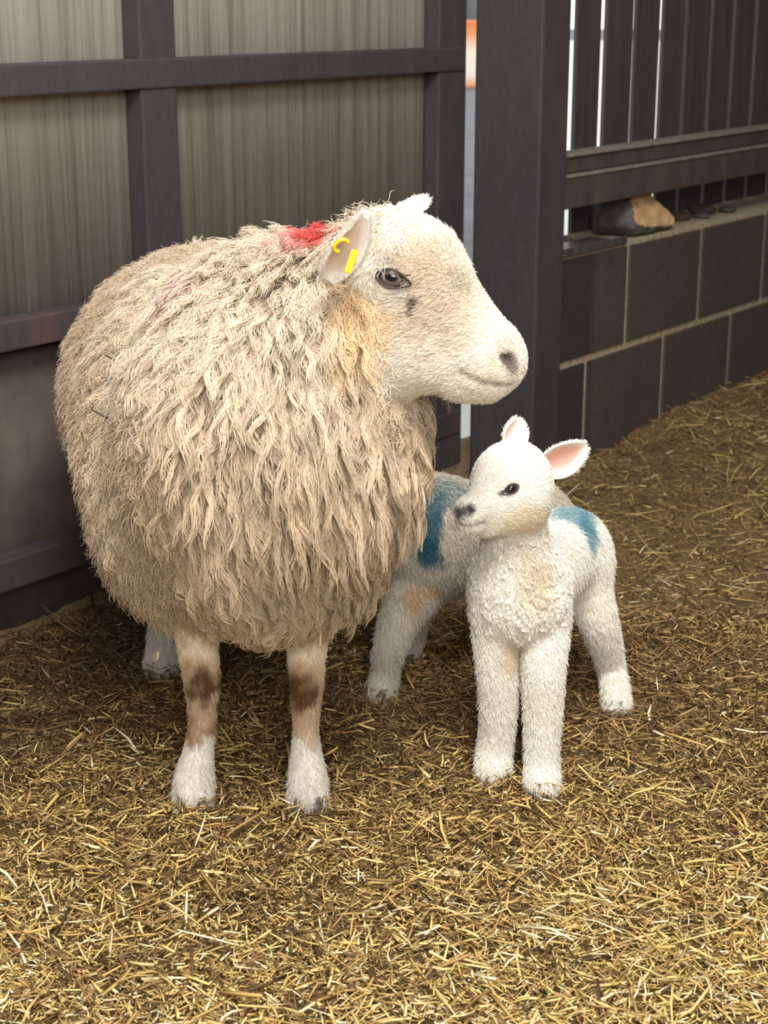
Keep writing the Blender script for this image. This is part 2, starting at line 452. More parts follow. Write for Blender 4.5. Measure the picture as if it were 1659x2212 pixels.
# lower lug of the post behind the wall end
# rails
def rail(name, label, z0, z1, d0, d1, lip):
    root = empty(name, tuple(PW + WU * 0.6 + np.array([0, 0, z0])), label, 'rail')
    def part(nm, mat, boxes, bev):
        bm = bmesh.new()
        for q in boxes: frame_box(bm, PW - np.array(root.location), WU, WN, *q, bev)
        from_bm(nm, bm, mat, root)
    part('web', M_RAIL, [(-0.166, 3.2, z0, z1, d0, d1)], 0.003)
    if lip: part('flange', M_RAILTOP, lip, 0.002)
M_RAIL = mottled('painted_rail_steel', lin(66, 59, 54), lin(86, 77, 68), 14, 0.6, 0.2, 0.002, (1, 1, 0.4))
M_RAILTOP = mottled('pale_rail_top', lin(104, 97, 85), lin(140, 131, 115), 26, 0.75, 0.3, 0.002)  # paler tone on the rail tops than on the webs
rail('steel_rail', 'wide steel rail running above the stone from the post', 0.637, 0.708, -0.03, 0.0, [(-0.166, 3.2, 0.708, 0.713, -0.05, 0.003)])
rail('barrier_rail', 'narrow upper steel rail with paler top below the vertical slats', 0.715, 0.752, -0.075, -0.022, [(-0.166, 3.2, 0.752, 0.759, -0.08, -0.016)])
# cleats on the upper rail
# slatted cladding behind
m, nt, b = mat_new('dark_boarding'); v = obj_vec(nt, (3, 3, 0.25))
n1 = noise_tex(nt, 12, 6, v); n2 = noise_tex(nt, 2.2, 2, obj_vec(nt))
link(nt, ramp(nt, n1, [(0.3, lin(54, 50, 50)), (0.7, lin(72, 66, 64))]), b.inputs['Base Color']); b.inputs['Roughness'].default_value = 0.85
bump(nt, n1, 0.3, 0.003, b); M_BOARD = m
D_B = -0.20                                            # front of the boarding behind the wall face
def s_at(px, py, d):
    return float((on_plane(px, py, PW + WN * d, WN) - PW) @ WU)
gaps = [(1238, 0.040), (1304, 0.031), (1370, 0.0195), (1428, 0.0245), (1480, 0.0195), (1535, 0.0200), (1583, 0.0190), (1630, 0.0200)]
gaps += [(1630 + 46 * k, 0.020) for k in range(1, 14)]
bm = bmesh.new(); prev = -0.164; TB = 0.011
for px, gw in gaps:
    sc = s_at(px, 100, D_B)
    a, bb = sc - gw / 2, sc + gw / 2
    pass
    if a - prev > 0.012:
        frame_box(bm, PW, WU, WN, prev, a, -0.02, 2.4, D_B - TB, D_B, 0.0015)
    prev = bb
frame_box(bm, PW, WU, WN, prev, prev + 2.0, -0.02, 2.4, D_B - TB, D_B, 0.0015)
tag(from_bm('wall_back', bm, M_BOARD), 'dark vertical slatted boarding above the block wall', None, None, 'structure')

# ---- stone on the wall
def stone():
    c = PW + WU * 0.325 + WN * -0.082 + np.array([0, 0, 0.532])
    bm = bmesh.new(); bmesh.ops.create_icosphere(bm, subdivisions=5, radius=1.0)
    V = np.array([v.co[:] for v in bm.verts])
    r = np.random.default_rng(5)
    V = np.sign(V) * np.abs(V) ** 0.72 * np.array([0.150, 0.088, 0.066])[None]
    for _ in range(12):                                  # chipped facets
        d = nz(r.normal(size=3)); lim = (0.74 + 0.2 * r.random()) * np.max(V @ d); t = V @ d
        V = V - np.where(t > lim, (t - lim) * 0.85, 0)[:, None] * d
    for d, lim in (([0.55, -0.1, 0.83], 0.050), ([-0.75, 0.1, 0.65], 0.098)):
        d = nz(d); t = V @ d; V = V - np.where(t > lim, (t - lim) * 0.95, 0)[:, None] * d
    d = nz([0.02, -0.97, 0.22]); t = V @ d; lim = 0.056      # broken face
    face = t > lim
    V = V - np.where(face, (t - lim) * 0.9, 0)[:, None] * d
    V += (fbm(V, 22, 4, 4) - 0.5)[:, None] * 0.026 * nz(V)
    V[:, 2] = np.maximum(V[:, 2], -0.048); V[:, 2] += 0.048
    pw = V[:, :1] * WU - V[:, 1:2] * WN * -1 * -1 + np.c_[np.zeros((len(V), 2)), V[:, 2]]
    sp = fbm(V, 60, 8, 3)[:, None]
    t1 = lin(92, 88, 86) * (0.55 + 0.9 * sp); t2 = lin(204, 166, 124) * (0.55 + 0.8 * sp)
    tint = np.where(face[:, None], t2, t1)
    fc = np.array([[v.index for v in f.verts] for f in bm.faces]); bm.free()
    o = mesh_obj('stone', c + pw, fc, tinted('broken_stone', 0.95, 0.1), None, c, tint, True)
    o.location = c
    tag(o, 'grey lump of stone with a tan broken end lying on the block wall', 'stone')
stone()
# crumbs of debris on the ledge
for k, (s, d, r0) in enumerate(((0.62, -0.10, 0.022), (0.70, -0.07, 0.015), (0.78, -0.11, 0.026), (0.86, -0.07, 0.016))):
    rr = np.random.default_rng(40 + k); bm = bmesh.new(); bmesh.ops.create_icosphere(bm, subdivisions=3, radius=1.0)
    V = np.array([v.co[:] for v in bm.verts]); fc = np.array([[v.index for v in f.verts] for f in bm.faces]); bm.free()
    V = V * (0.75 + 0.5 * fbm(V, 1.6, 60 + k, 3))[:, None] * np.array([1.5, 1.1, 0.6]) * r0; V[:, 2] -= V[:, 2].min()
    c = PW + WU * s + WN * d + np.array([0, 0, 0.527])
    o = mesh_obj('rubble_lump', V, fc, M_GREYSTEEL if k % 2 else M_BLOCK); o.location = c
    tag(o, ['small dark rubble lump on the wall top nearest the stone', 'tiny rubble lump, second from the stone on the wall top', 'largest dark rubble lump on the wall top', 'rubble lump farthest from the stone on the wall top'][k], 'rubble', 'rubble along the wall top')

# ---- sheeted gate
m, nt, b = mat_new('dirty_cream_sheeting')
st = noise_tex(nt, 1.0, 8, obj_vec(nt, (70, 70, 1.3)), 0.7); st2 = noise_tex(nt, 1.0, 5, obj_vec(nt, (28, 28, 1.1)), 0.6)
bl = noise_tex(nt, 5, 5, obj_vec(nt)); fine = noise_tex(nt, 120, 3, obj_vec(nt))
c1 = ramp(nt, st, [(0.28, lin(128, 122, 108)), (0.5, lin(170, 162, 147)), (0.75, lin(186, 180, 167))])
c2 = mix(nt, ramp(nt, st2, [(0.5, (0, 0, 0)), (0.72, (0.55, 0.55, 0.55))]), c1, lin(112, 104, 88))
c3 = mix(nt, ramp(nt, bl, [(0.5, (0, 0, 0)), (0.75, (0.4, 0.4, 0.4))]), c2, lin(142, 137, 120))
link(nt, c3, b.inputs['Base Color']); b.inputs['Roughness'].default_value = 0.75; bump(nt, st2, 0.25, 0.006, b); M_SHEET = m
M_DARKSHEET = mottled('dark_lower_boarding', lin(70, 62, 56), lin(92, 82, 72), 10, 0.9, 0.3, 0.003)  # darker tone for the door below its middle rail
gate = empty('barn_door', tuple(PG + WU * 0.5), 'steel framed barn door with dirty cream sheeting behind the ewe', 'door')
def gpart(nm, mat, q, bev=0.004):
    bm = bmesh.new(); frame_box(bm, PG - np.array(gate.location), WU, WN, *q, bev); return from_bm(nm, bm, mat, gate)
SL, SM0, SM1, SR0, SR1 = -0.55, 0.418, 0.510, 1.36, 1.468
for (z0, z1) in ((0.945, 0.998), (0.519, 0.572), (0.090, 0.148), (1.42, 1.475)):
    gpart('rail', M_STEEL, (SL, SR1 - 0.006, z0, z1, -0.045, 0.0))
for (a, bb) in ((SL - 0.1, SL), (SM0, SM1), (SR0, SR1)):
    gpart('stile', M_STEEL, (a, bb, 0.01, 2.4, -0.047, -0.004))
def sheet(nm, z0, z1, mat):
    ss = np.arange(SL - 0.05, SR0 + 0.02, 0.004); tp = (ss / 0.076) % 1
    d = -0.055 + 0.0007 * np.clip(np.minimum(tp, 1 - tp) * 8 - 0.6, 0, 1)
    P = (PG - np.array(gate.location)) + WU * ss[:, None] + WN * d[:, None]
    Pb = P - WN * 0.002
    A = [np.c_[q[:, :2], np.full(len(ss), z)] for q in (P, Pb) for z in (z0, z1)]
    V = np.concatenate(A); n = len(ss); f = []
    for i in range(n - 1):
        f += [(i, i + 1, n + i + 1, n + i), (2 * n + i + 1, 2 * n + i, 3 * n + i, 3 * n + i + 1), (n + i, n + i + 1, 3 * n + i + 1, 3 * n + i), (2 * n + i, 2 * n + i + 1, i + 1, i)]
    f += [(0, n, 3 * n, 2 * n), (n - 1, 3 * n - 1, 4 * n - 1, 2 * n - 1)]
    return mesh_obj(nm, V, np.array(f), mat, gate)
sheet('sheeting', 0.545, 2.4, M_SHEET)
lb = sheet('kick_panel', -0.06, 0.545, M_DARKSHEET); lb['label'] = 'dark lower panel of the door'

# ---- outside, seen through the slits
M_YARD = mottled('pale_concrete_yard', lin(98, 98, 101), lin(120, 120, 123), 3, 0.9, 0.2, 0.003)
Pd = (PG - WN * 0.12)
q = [Pd - WU * 4, Pd + WU * 60, Pd + WU * 60 - WN * 60, Pd - WU * 4 - WN * 60]
tag(mesh_obj('ground_outside', [p + np.array([0, 0, -0.03]) for p in q], [(0, 1, 2, 3)], M_YARD), 'pale yard outside seen through the slits', None, None, 'structure')

bm = bmesh.new(); frame_box(bm, Pd, WU, -WN, -1.0, 4.0, -0.03, -0.012, 0.02, 0.42, 0.004)  # strip painted white for the sunlight on the ground here
tag(from_bm('threshold_outside', bm, plain('painted_sunlit_concrete', lin(248, 246, 238), 0.9)), 'white strip of ground just outside the door, sunlight painted in', None, None, 'structure')
def across(name, label, cat, px0, px1, py0, py1, Y, mat, kind=None):
    a, b_ = W(px0, py1, Y), W(px1, py0, Y); bm = bmesh.new()
    add_hexa(bm, [(a[0], Y, a[2]), (b_[0], Y, a[2]), (b_[0], Y, b_[2]), (a[0], Y, b_[2]), (a[0], Y + 1.2, a[2]), (b_[0], Y + 1.2, a[2]), (b_[0], Y + 1.2, b_[2]), (a[0], Y + 1.2, b_[2])], 0.02)
    return tag(from_bm(name, bm, mat), label, cat, None, kind)
m, nt, b = mat_new('painted_glare')  # cream core and orange rims paint the glare into the colour
sx = nt.nodes.new('ShaderNodeSeparateXYZ'); tcg = nt.nodes.new('ShaderNodeTexCoord'); link(nt, tcg.outputs['Generated'], sx.inputs[0])
link(nt, ramp(nt, sx.outputs['Z'], [(0.0, lin(240, 150, 92)), (0.2, lin(254, 240, 220)), (0.55, lin(254, 236, 214)), (0.8, lin(244, 160, 104)), (1.0, lin(240, 120, 62))]), b.inputs['Base Color'])
YC = float(G(1016, 190, -0.03)[1])
across('backdrop', 'added cream and orange glare-painted container outside, seen through the slit beside the door', 'backdrop', 900, 1100, 46, 190, YC, m)
across('building_outside', 'grey shed wall far outside', None, 780, 1120, -420, 150, 34.0, M_YARD, 'structure')

q = [W(1130, 320, 7.0), W(1700, 320, 7.0), W(1700, 20, 50.0), W(1130, 20, 50.0)]  # pale ground patch added to brighten the slits in the boarding
tag(mesh_obj('pale_patch_outside', [np.array([p[0], p[1], -0.02]) for p in q], [(0, 1, 2, 3)], mottled('pale_patch', lin(205, 208, 196), lin(225, 228, 216), 2, 0.9, 0.2, 0.003)), 'pale ground patch added outside to brighten the slits in the boarding', None, None, 'structure')

# ---- the rest of the barn shell (behind and above the viewer)
M_SHELL = mottled('barn_shell', lin(96, 90, 82), lin(116, 108, 98), 4, 0.9, 0.2, 0.003)
def shell(nm, P, label):
    q = np.asarray(P, float); nrm = nz(np.cross(q[1] - q[0], q[2] - q[1])) * 0.05
    bm = bmesh.new(); add_hexa(bm, np.concatenate([q, q + nrm])); tag(from_bm(nm, bm, M_SHELL), label, None, None, 'structure')
a0 = PG - WU * 0.6 - WN * 0.06; a1 = PW + WU * 3.1 - WN * 0.2
Hh = 3.3
for nm, p0, p1 in (('wall_front', np.array([-2.4, -3.6, 0]), np.array([4.4, -3.6, 0])), ('wall_side', np.array([4.4, -3.6, 0]), a1), ('wall_left', a0, np.array([-2.4, -3.6, 0]))):
    shell(nm, [p0 + [0, 0, -0.06], p1 + [0, 0, -0.06], p1 + [0, 0, Hh], p0 + [0, 0, Hh]], 'barn wall')
shell('wall_upper', [PG - WU * 0.8 - WN * 0.06 + [0, 0, 2.38], a1 + WU * 0.3 + [0, 0, 2.38], a1 + WU * 0.3 + [0, 0, Hh], PG - WU * 0.8 - WN * 0.06 + [0, 0, Hh]], 'barn wall above the door head')
cl = np.array([[-2.8, -3.8], [4.8, -3.8], [4.8, 7.0], [-2.8, 7.0]])
shell('ceiling', [[x, y, Hh] for x, y in cl], 'barn roof')

# ------------------------------------------------------------------ eyes, ears, hooves
def eye_part(parent, base, p, n, side, a, bv, iris, lidcol, lidr, tilt=0.0):
    """eyeball and lid rim; side = towards the inner corner"""
    sd = nz(side - np.dot(side, n) * n); up = np.cross(n, sd); up = up if up[2] > 0 else -up
    sd, up = sd * math.cos(tilt) + up * math.sin(tilt), up * math.cos(tilt) - sd * math.sin(tilt)
    bm = bmesh.new(); bmesh.ops.create_uvsphere(bm, u_segments=32, v_segments=20, radius=1)
    V = np.array([v.co[:] for v in bm.verts]); fc = [tuple(v.index for v in f.verts) for f in bm.faces]; bm.free()
    r3 = np.array([a * 0.93, bv * 1.02, a * 0.55])
    Vw = p - n * a * 0.22 + (V * r3) @ np.stack([sd, up, n])
    pupil_lid_shade = smooth(np.hypot(V[:, 0] / 0.50, (V[:, 1] - 0.18) / 0.40), 1.2, 0.8)[:, None]  # pupil set high so its dark also paints the lid's shadow
    ring = smooth(np.hypot(V[:, 0], V[:, 1] * 0.9), 0.62, 0.8)[:, None]
    tint = iris * (1 - ring) + lidcol * 0.7 * ring
    tint = tint * (1 - pupil_lid_shade) + np.array([0.006, 0.006, 0.008]) * pupil_lid_shade
    e = mesh_obj('eye', Vw, fc, M_EYE, parent, base, tint, True); e['label'] = 'dark glossy eye'
    th = np.linspace(0, 2 * np.pi, 49)
    x = a * np.cos(th) * (1 + 0.35 * np.maximum(np.cos(th), 0) ** 6); y = bv * np.sin(th) * np.where(np.sin(th) > 0, 1.05, 0.92) * (1 - 0.25 * np.abs(np.cos(th)) ** 3)
    ring = p + x[:, None] * sd + y[:, None] * up + n * (0.10 * a + 0.18 * a * (1 - (x / a / 1.35) ** 2))[:, None]
    V2, f2 = tube(ring, lidr, 8, False)
    l = mesh_obj('eyelid', V2, f2, plain('lid_skin', lidcol, 0.6), e, base, None, True); l['label'] = 'dark eyelid rim'
m = tinted('eye_gloss', 0.16, 0.4); M_EYE = m

def ear_part(parent, base, p0, p1, opening, width, cup, outer, inner, prof=0.75, hair=1500, hl=0.006, seed=3, curlback=0.0, th=0.0022, fcol=None):
    ax = nz(p1 - p0); L = np.linalg.norm(p1 - p0); o = nz(opening - np.dot(opening, ax) * ax); sd = np.cross(ax, o)
    nu, nv = 22, 15; u = np.linspace(0, 1, nu); v = np.linspace(-1, 1, nv)
    wd = width * np.clip(np.sin(np.pi * np.clip(u, 0, 1) ** prof), 0.0, 1) ** 0.62; wd = np.maximum(wd, width * np.where(u < 0.5, 0.42, 0.12))
    U_, V_ = np.meshgrid(u, v, indexing='ij'); Wd = np.repeat(wd[:, None], nv, 1)
    mid = p0 + ax * L * U_[..., None] + o * (-curlback * L * U_ ** 2)[..., None]
    front = mid + sd * (Wd * V_ * np.cos(V_ * 0.5))[..., None] + o * (cup * Wd * (np.abs(V_) ** 1.8 - 0.5))[..., None]
    thick = th * (1.0 + 1.3 * (1 - U_)) * (1 - 0.6 * np.abs(V_) ** 3)
    back = front - o * thick[..., None]
    V = np.concatenate([front.reshape(-1, 3), back.reshape(-1, 3)]); n = nu * nv; fc = []
    for i in range(nu - 1):
        for j in range(nv - 1):
            a = i * nv + j; fc += [(a, a + 1, a + nv + 1, a + nv), (n + a + nv, n + a + nv + 1, n + a + 1, n + a)]
        a = i * nv; fc += [(a + nv, n + a + nv, n + a, a), (a + nv - 1, n + a + nv - 1, n + a + 2 * nv - 1, a + 2 * nv - 1)]
    for j in range(nv - 1):
        a = j; fc += [(a, n + a, n + a + 1, a + 1)]; a = (nu - 1) * nv + j; fc += [(a + 1, n + a + 1, n + a, a)]
    k = smooth(np.hypot(V_ / 0.75, (U_ - 0.5) / 0.46), 1.1, 0.6).reshape(-1, 1)
    tint = np.concatenate([outer * (1 - k) + inner * k, np.repeat(outer[None], n, 0)])
    e = mesh_obj('ear', V, fc, M_SKIN, parent, base, tint, True)
    # short hair on the back and round the rim
    r = np.random.default_rng(seed); N = hair
    ui = r.random(N) ** 0.85 * 0.98; vi = r.uniform(-1, 1, N); rim = r.random(N) < 0.45; vi = np.where(rim, np.sign(vi) * (1 - 0.12 * r.random(N)), vi)
    iu = np.clip(ui * (nu - 1), 0, nu - 1.001); iv = np.clip((vi + 1) / 2 * (nv - 1), 0, nv - 1.001)
    bi, bj = iu.astype(int), iv.astype(int); fu, fv = (iu - bi)[:, None], (iv - bj)[:, None]
    S_ = back; P = (S_[bi, bj] * (1 - fv) + S_[bi, bj + 1] * fv) * (1 - fu) + (S_[bi + 1, bj] * (1 - fv) + S_[bi + 1, bj + 1] * fv) * fu
    nn = nz(-o + 0.9 * np.where(rim, np.sign(vi), 0)[:, None] * sd + 0.25 * r.normal(size=(N, 3)))
    pts = strands(P, nn, np.repeat(ax[None], N, 0), hl * (0.6 + 0.7 * r.random(N)), 4, 0.3, jit=0.2, seed=seed)
    curves_obj('ear_hair', pts, np.array([0.0004, 0.0004, 0.0003, 0.00015]), np.repeat((fcol if fcol is not None else outer)[None], N, 0) * (0.88 + 0.2 * r.random((N, 1))), M_WOOL, e, base)
    return e
M_HOOF = mottled('horn_hoof', lin(70, 62, 54), lin(120, 108, 92), 60, 0.6, 0.2, 0.001)
def hoof(parent, base, foot, fdir, r):
    fd = nz(np.array([fdir[0], fdir[1], 0])); sd = np.array([-fd[1], fd[0], 0]); bm = bmesh.new()
    root = None; V = []; F_ = []
    for sg in (-1, 1):
        n = 12; th = np.linspace(0, 2 * np.pi, n, endpoint=False); o = len(V)
        for zz, sc in ((-0.012, 1.0), (0.012, 0.92), (0.03, 0.72)):
            for t in th:
                V.append(foot + sd * (sg * r * 0.47 + math.cos(t) * r * 0.44 * sc) + fd * (math.sin(t) * r * (1.05 if math.sin(t) > 0 else 0.8) * sc + r * 0.15) + np.array([0, 0, zz]))
        for k in range(2):
            for j in range(n): a = o + k * n + j; b_ = o + k * n + (j + 1) % n; F_.append((a, b_, b_ + n, a + n))
        F_.append(tuple(o + n - 1 - j for j in range(n))); F_.append(tuple(o + 2 * n + j for j in range(n)))
    h_ = mesh_obj('hoof', V, F_, M_HOOF, parent, base, None, True); return h_

# ------------------------------------------------------------------ the ewe
def build_ewe():
    base = np.array([W(540, 1725, 2.3)[0], 2.3, 0.0])
    P = []
    yl, yr = 2.17, 2.175
    # torso
    P += [E(W(556, 975, 2.14), (0.168, 0.165, 0.213), 0.06), E(W(525, 930, 2.40), (0.222, 0.25, 0.235), 0.08),
          E(W(470, 853, 2.74), (0.239, 0.24, 0.232), 0.08), E(W(425, 1085, 2.27), (0.125, 0.15, 0.155), 0.08),
          E(W(628, 1080, 2.17), (0.106, 0.12, 0.15), 0.08)]
    # neck
    P += [CP((600, 715), 172, 2.22, (722, 662), 112, 2.13, 0.08), CP((675, 930), 180, 2.10, (765, 720), 138, 2.09, 0.08),
          CP((705, 1010), 112, 2.12, (762, 850), 80, 2.08, 0.06)]
    # legs
    hd = 'leg'
    def chain(pts, k=0.02, reg='leg'):
        P.append(limb(pts, k, reg))
    chain([((420, 1230), 62, 2.22), ((427, 1390), 43, 2.19), ((437, 1475), 37, 2.175), ((437, 1560), 28, 2.18), ((430, 1615), 30, 2.175), ((420, 1675), 37, 2.165), ((416, 1722), 40, 2.155)])
    chain([((672, 1230), 66, 2.22), ((664, 1390), 42, 2.19), ((662, 1470), 35, 2.175), ((661, 1560), 26, 2.18), ((661, 1610), 29, 2.175), ((664, 1668), 36, 2.165), ((664, 1716), 39, 2.155)])
    # hind legs: thigh, hock pointing back, cannon, foot
    for (xp, dy) in ((352, 0.0), (560, 0.12)):
        f0 = W(xp, 1440, 2.66 + dy); f0[2] = 0.0
        P.append(CN(f0 + [0.02, 0.06, 0.42], 0.10, f0 + [0.01, 0.0, 0.26], 0.065, 0.04, 'body'))
        P.append(CN(f0 + [0.01, 0.0, 0.26], 0.06, f0 + [0.0, 0.07, 0.17], 0.032, 0.03, 'leg'))
        P.append(CN(f0 + [0.0, 0.07, 0.17], 0.030, f0 + [0, 0.035, 0.055], 0.021, 0.02, 'leg'))
        P.append(CN(f0 + [0, 0.035, 0.055], 0.023, f0 + [0, 0, 0.008], 0.029, 0.02, 'leg'))
    # head (profile, turned to the light side)
    YH = 2.045
    H = lambda x, y, dy=0.0: W(x, y, YH + dy)
    k = 0.03
    P += [E(H(866, 597, 0.01), (0.076, 0.063, 0.073), k, 'head'),
          CN(H(898, 598), 0.056, H(1050, 752, -0.03), 0.0385, k, 'head'),
          E(H(860, 700, 0.01), (0.068, 0.055, 0.072), 0.04, 'head'),
          CN(H(870, 735, 0.005), 0.058, H(1015, 800, -0.028), 0.030, 0.03, 'head'),
          E(H(1060, 777, -0.033), (0.041, 0.034, 0.041), 0.02, 'head'),
          E(H(1085, 785, -0.036), (0.0255, 0.027, 0.030), 0.012, 'head'),
          CN(H(1000, 822, -0.028), 0.022, H(1056, 836, -0.034), 0.0165, 0.016, 'head'),
          E(H(850, 582, -0.045), (0.034, 0.018, 0.021), 0.02, 'head'),
          CN(H(800, 572, 0.03), 0.050, H(850, 552, 0.01), 0.040, 0.03, 'head')]
    # mouth line and nostril carved in
    mo = [hit(P, *q)[0] for q in ((998, 797), (1030, 818), (1062, 829), (1092, 832), (1108, 828))]
    for a, b_ in zip(mo[:-1], mo[1:]): P.append(CN(a, 0.0016, b_, 0.0018, 0.007, 'head', True))
    no = hit(P, 1092, 773)
    P.append(E(no[0], (0.0095, 0.009, 0.0065), 0.005, 'head', True))
    eyep, eyen = hit(P, 845, 601)
    P.append(E(eyep + eyen * 0.003, (0.019, 0.006, 0.0115), 0.008, 'head', True))

    V, Q, N_, A_ = surface_net(P, 0.004)
    lump = smooth(sdf(P, V, ('head', 'leg')), 0.0, 0.04) * smooth(V[:, 1], 2.62, 2.35)
    V = V + N_ * (lump * (0.036 + 0.03 * smooth(np.linalg.norm((V - W(655, 830, 2.0)) / np.array([1, 1.4, 1.25]), axis=1), 0.19, 0.09)) * (fbm(V * np.array([1, 1, 0.55]), 17, 91) - 0.5))[:, None]
    dh, db, dl = sdf(P, V, ('head',)), sdf(P, V, ('body',)), sdf(P, V, ('leg',))
    # wool boundary runs down behind the ear and cheek
    fw_line = (V - H(778, 480)) @ nz(H(845, 830) - H(778, 480)); side_ = (V - H(790, 560))
    wool = np.minimum(db, 9) < np.minimum(dh, dl)
    cheek = dh < 0.004
    xr = (V[:, 0] - (H(772, 600)[0] + (H(600, 600)[2] - V[:, 2]) * 0.10))
    zt = smooth(V[:, 2], H(800, 565)[2], H(800, 500)[2])
    xr = xr - 0.040 * zt                                # a woolly poll above the brow
    face = (dh < db + 0.004) & (xr > -0.004)
    leg = (dl < db) & (V[:, 2] < 0.34) & ~face
    wool = ~face & ~leg
    # colours
    legT = [lin(205, 176, 140), lin(112, 82, 58), lin(186, 158, 128), lin(228, 222, 210)]
    W_ = lambda x, y: None
    def face_col(p):
        n = fbm(p, 45, 2)[:, None]; c = lin(249, 243, 231) * (1 - 0.35 * n) + lin(226, 204, 172) * 0.35 * n
        def blob(px, py, rx, col, amt, y=None):
            nonlocal c
            q = hitc(px, py); d = np.linalg.norm(p - q, axis=1) / rx
            wgt = (amt * smooth(d + 0.5 * (fbm(p, 60, 5) - 0.5), 1.0, 0.3))[:, None]; c = c * (1 - wgt) + col * wgt
        blob(930, 640, 0.085, lin(212, 188, 156), 0.55); blob(900, 560, 0.05, lin(216, 196, 168), 0.5)
        blob(845, 545, 0.026, lin(176, 164, 150), 0.45); blob(850, 630, 0.034, lin(232, 228, 220), 0.7)
        blob(790, 690, 0.055, lin(236, 202, 150), 0.7); blob(800, 760, 0.04, lin(232, 204, 160), 0.5)
        blob(1000, 610, 0.022, lin(170, 168, 150), 0.35); blob(1095, 745, 0.018, lin(206, 190, 172), 0.5)
        blob(1096, 776, 0.016, lin(92, 76, 70), 0.95); blob(1112, 796, 0.012, lin(128, 110, 102), 0.75)
        dm = np.min([np.linalg.norm(p - m_, axis=1) for m_ in mline], axis=0); wgt = (0.6 * smooth(dm, 0.005, 0.001))[:, None]
        c = c * (1 - wgt) + lin(120, 104, 94) * wgt
        dt = np.min([np.linalg.norm(p - m_, axis=1) for m_ in tear], axis=0); wgt = (0.9 * smooth(dt, 0.0065, 0.002))[:, None]
        c = c * (1 - wgt) + lin(74, 60, 54) * wgt
        return c
    cache = {}
    def hitc(px, py):
        if (px, py) not in cache: cache[(px, py)] = hit(P, px, py)[0]
        return cache[(px, py)]
    mline = [a + (b_ - a) * t for a, b_ in zip(mo[:-1], mo[1:]) for t in np.linspace(0, 1, 5)]
    tear = [hitc(x, y) for (x, y) in ((868, 598), (878, 600), (886, 605), (907, 643), (904, 650), (901, 657), (899, 665), (896, 672))]
    def leg_col(p):
        z = p[:, 2] + 0.07 * (fbm(p, 34, 12) - 0.5)
        kz = [(0.0, lin(190, 182, 168)), (0.03, lin(236, 230, 220)), (0.092, lin(232, 226, 216)), (0.105, lin(168, 140, 112)), (0.14, lin(198, 164, 128)), (0.158, lin(124, 94, 66)), (0.185, lin(112, 82, 56)), (0.205, lin(212, 186, 150)), (0.228, lin(238, 224, 200)), (0.4, lin(220, 200, 168))]
        zz = [a for a, _ in kz]; c = np.stack([np.interp(z, zz, [q[1][i] for q in kz]) for i in range(3)], 1)
        out = smooth(fbm(p, 26, 31), 0.45, 0.62)[:, None] * (z[:, None] > 0.1) * 0.8
        return c * (1 - out) + lin(222, 200, 170) * out
    red = hit(P, 684, 545)[0] + np.array([0, 0.03, 0.035]); pink = hit(P, 420, 640)[0]; pale = hit(P, 305, 800)[0]
    def wool_col(p, v):
        n = fbm(p, 11, 21)[:, None]
        c = lin(235, 216, 189) * (1 - n) + lin(212, 186, 153) * n
        c = c * (0.66 + 0.40 * v[:, None])
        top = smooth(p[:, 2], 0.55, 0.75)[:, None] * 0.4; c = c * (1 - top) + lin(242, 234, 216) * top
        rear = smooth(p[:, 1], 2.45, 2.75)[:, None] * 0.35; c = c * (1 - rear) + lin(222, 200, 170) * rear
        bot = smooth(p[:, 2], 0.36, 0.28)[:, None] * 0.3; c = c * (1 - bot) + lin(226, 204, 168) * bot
        d = np.linalg.norm((p - red) / np.array([0.044, 0.08, 0.030]), axis=1) + 0.7 * (fbm(p, 50, 6) - 0.5)
        wg = smooth(d, 1.25, 0.7)[:, None]; c = c * (1 - wg) + lin(226, 22, 40) * wg
        wg = (0.35 * smooth(np.linalg.norm((p - red - np.array([-0.03, 0, 0])) / np.array([0.06, 0.08, 0.04]), axis=1), 1.2, 0.7))[:, None]; c = c * (1 - wg) + lin(250, 190, 186) * wg
        wg = (0.5 * smooth(np.linalg.norm(p - pink, axis=1), 0.07, 0.02))[:, None]; c = c * (1 - wg) + lin(226, 196, 190) * wg
        wg = (0.45 * smooth(np.linalg.norm((p - pale) / np.array([1, 1, 1.6]), axis=1), 0.07, 0.02))[:, None]; c = c * (1 - wg) + lin(236, 226, 206) * wg
        yl_ = hitc(775, 700); wg = (0.6 * smooth(np.linalg.norm((p - yl_) / np.array([1, 1, 1.8]), axis=1), 0.055, 0.02))[:, None]; c = c * (1 - wg) + lin(238, 202, 146) * wg
        return c
    tint = np.zeros_like(V); h05 = np.full(len(V), 0.4)
    tint[wool] = wool_col(V[wool], h05[wool]) * 0.8; tint[face] = face_col(V[face]); tint[leg] = leg_col(V[leg])
    ewe = mesh_obj('ewe', V, Q, M_SKIN, None, base, tint, True); ewe.location = base
    tag(ewe, 'large woolly cream ewe with head turned to the right beside the lambs', 'sheep')
    # ---- fleece
    fw_ = front_weight(V, N_)
    r = np.random.default_rng(11)
    wf = wool.astype(float) * fw_
    Pl, nl = scatter(V, Q, N_, A_, 8200, wf * (0.45 + 0.55 * smooth(V[:, 1], 2.62, 2.42)), 1)
    back_ = smooth(Pl[:, 1], 2.30, 2.55); topk = smooth(Pl[:, 2], 0.62, 0.78); left_ = smooth(Pl[:, 0] + 0.12 * (Pl[:, 2] - 0.5), -0.22, -0.31)
    soft = np.clip(np.maximum(back_, np.maximum(left_, topk * 0.6)), 0, 1)          # smooth fuzzy part of the fleece
    flow = np.array([0, 0, -1.0]) + 0.0 * Pl
    flow = flow + 0.9 * (Pl - np.array([-0.08, 2.45, 0.5])) * np.array([1, 1, 0]) * topk[:, None] * 3
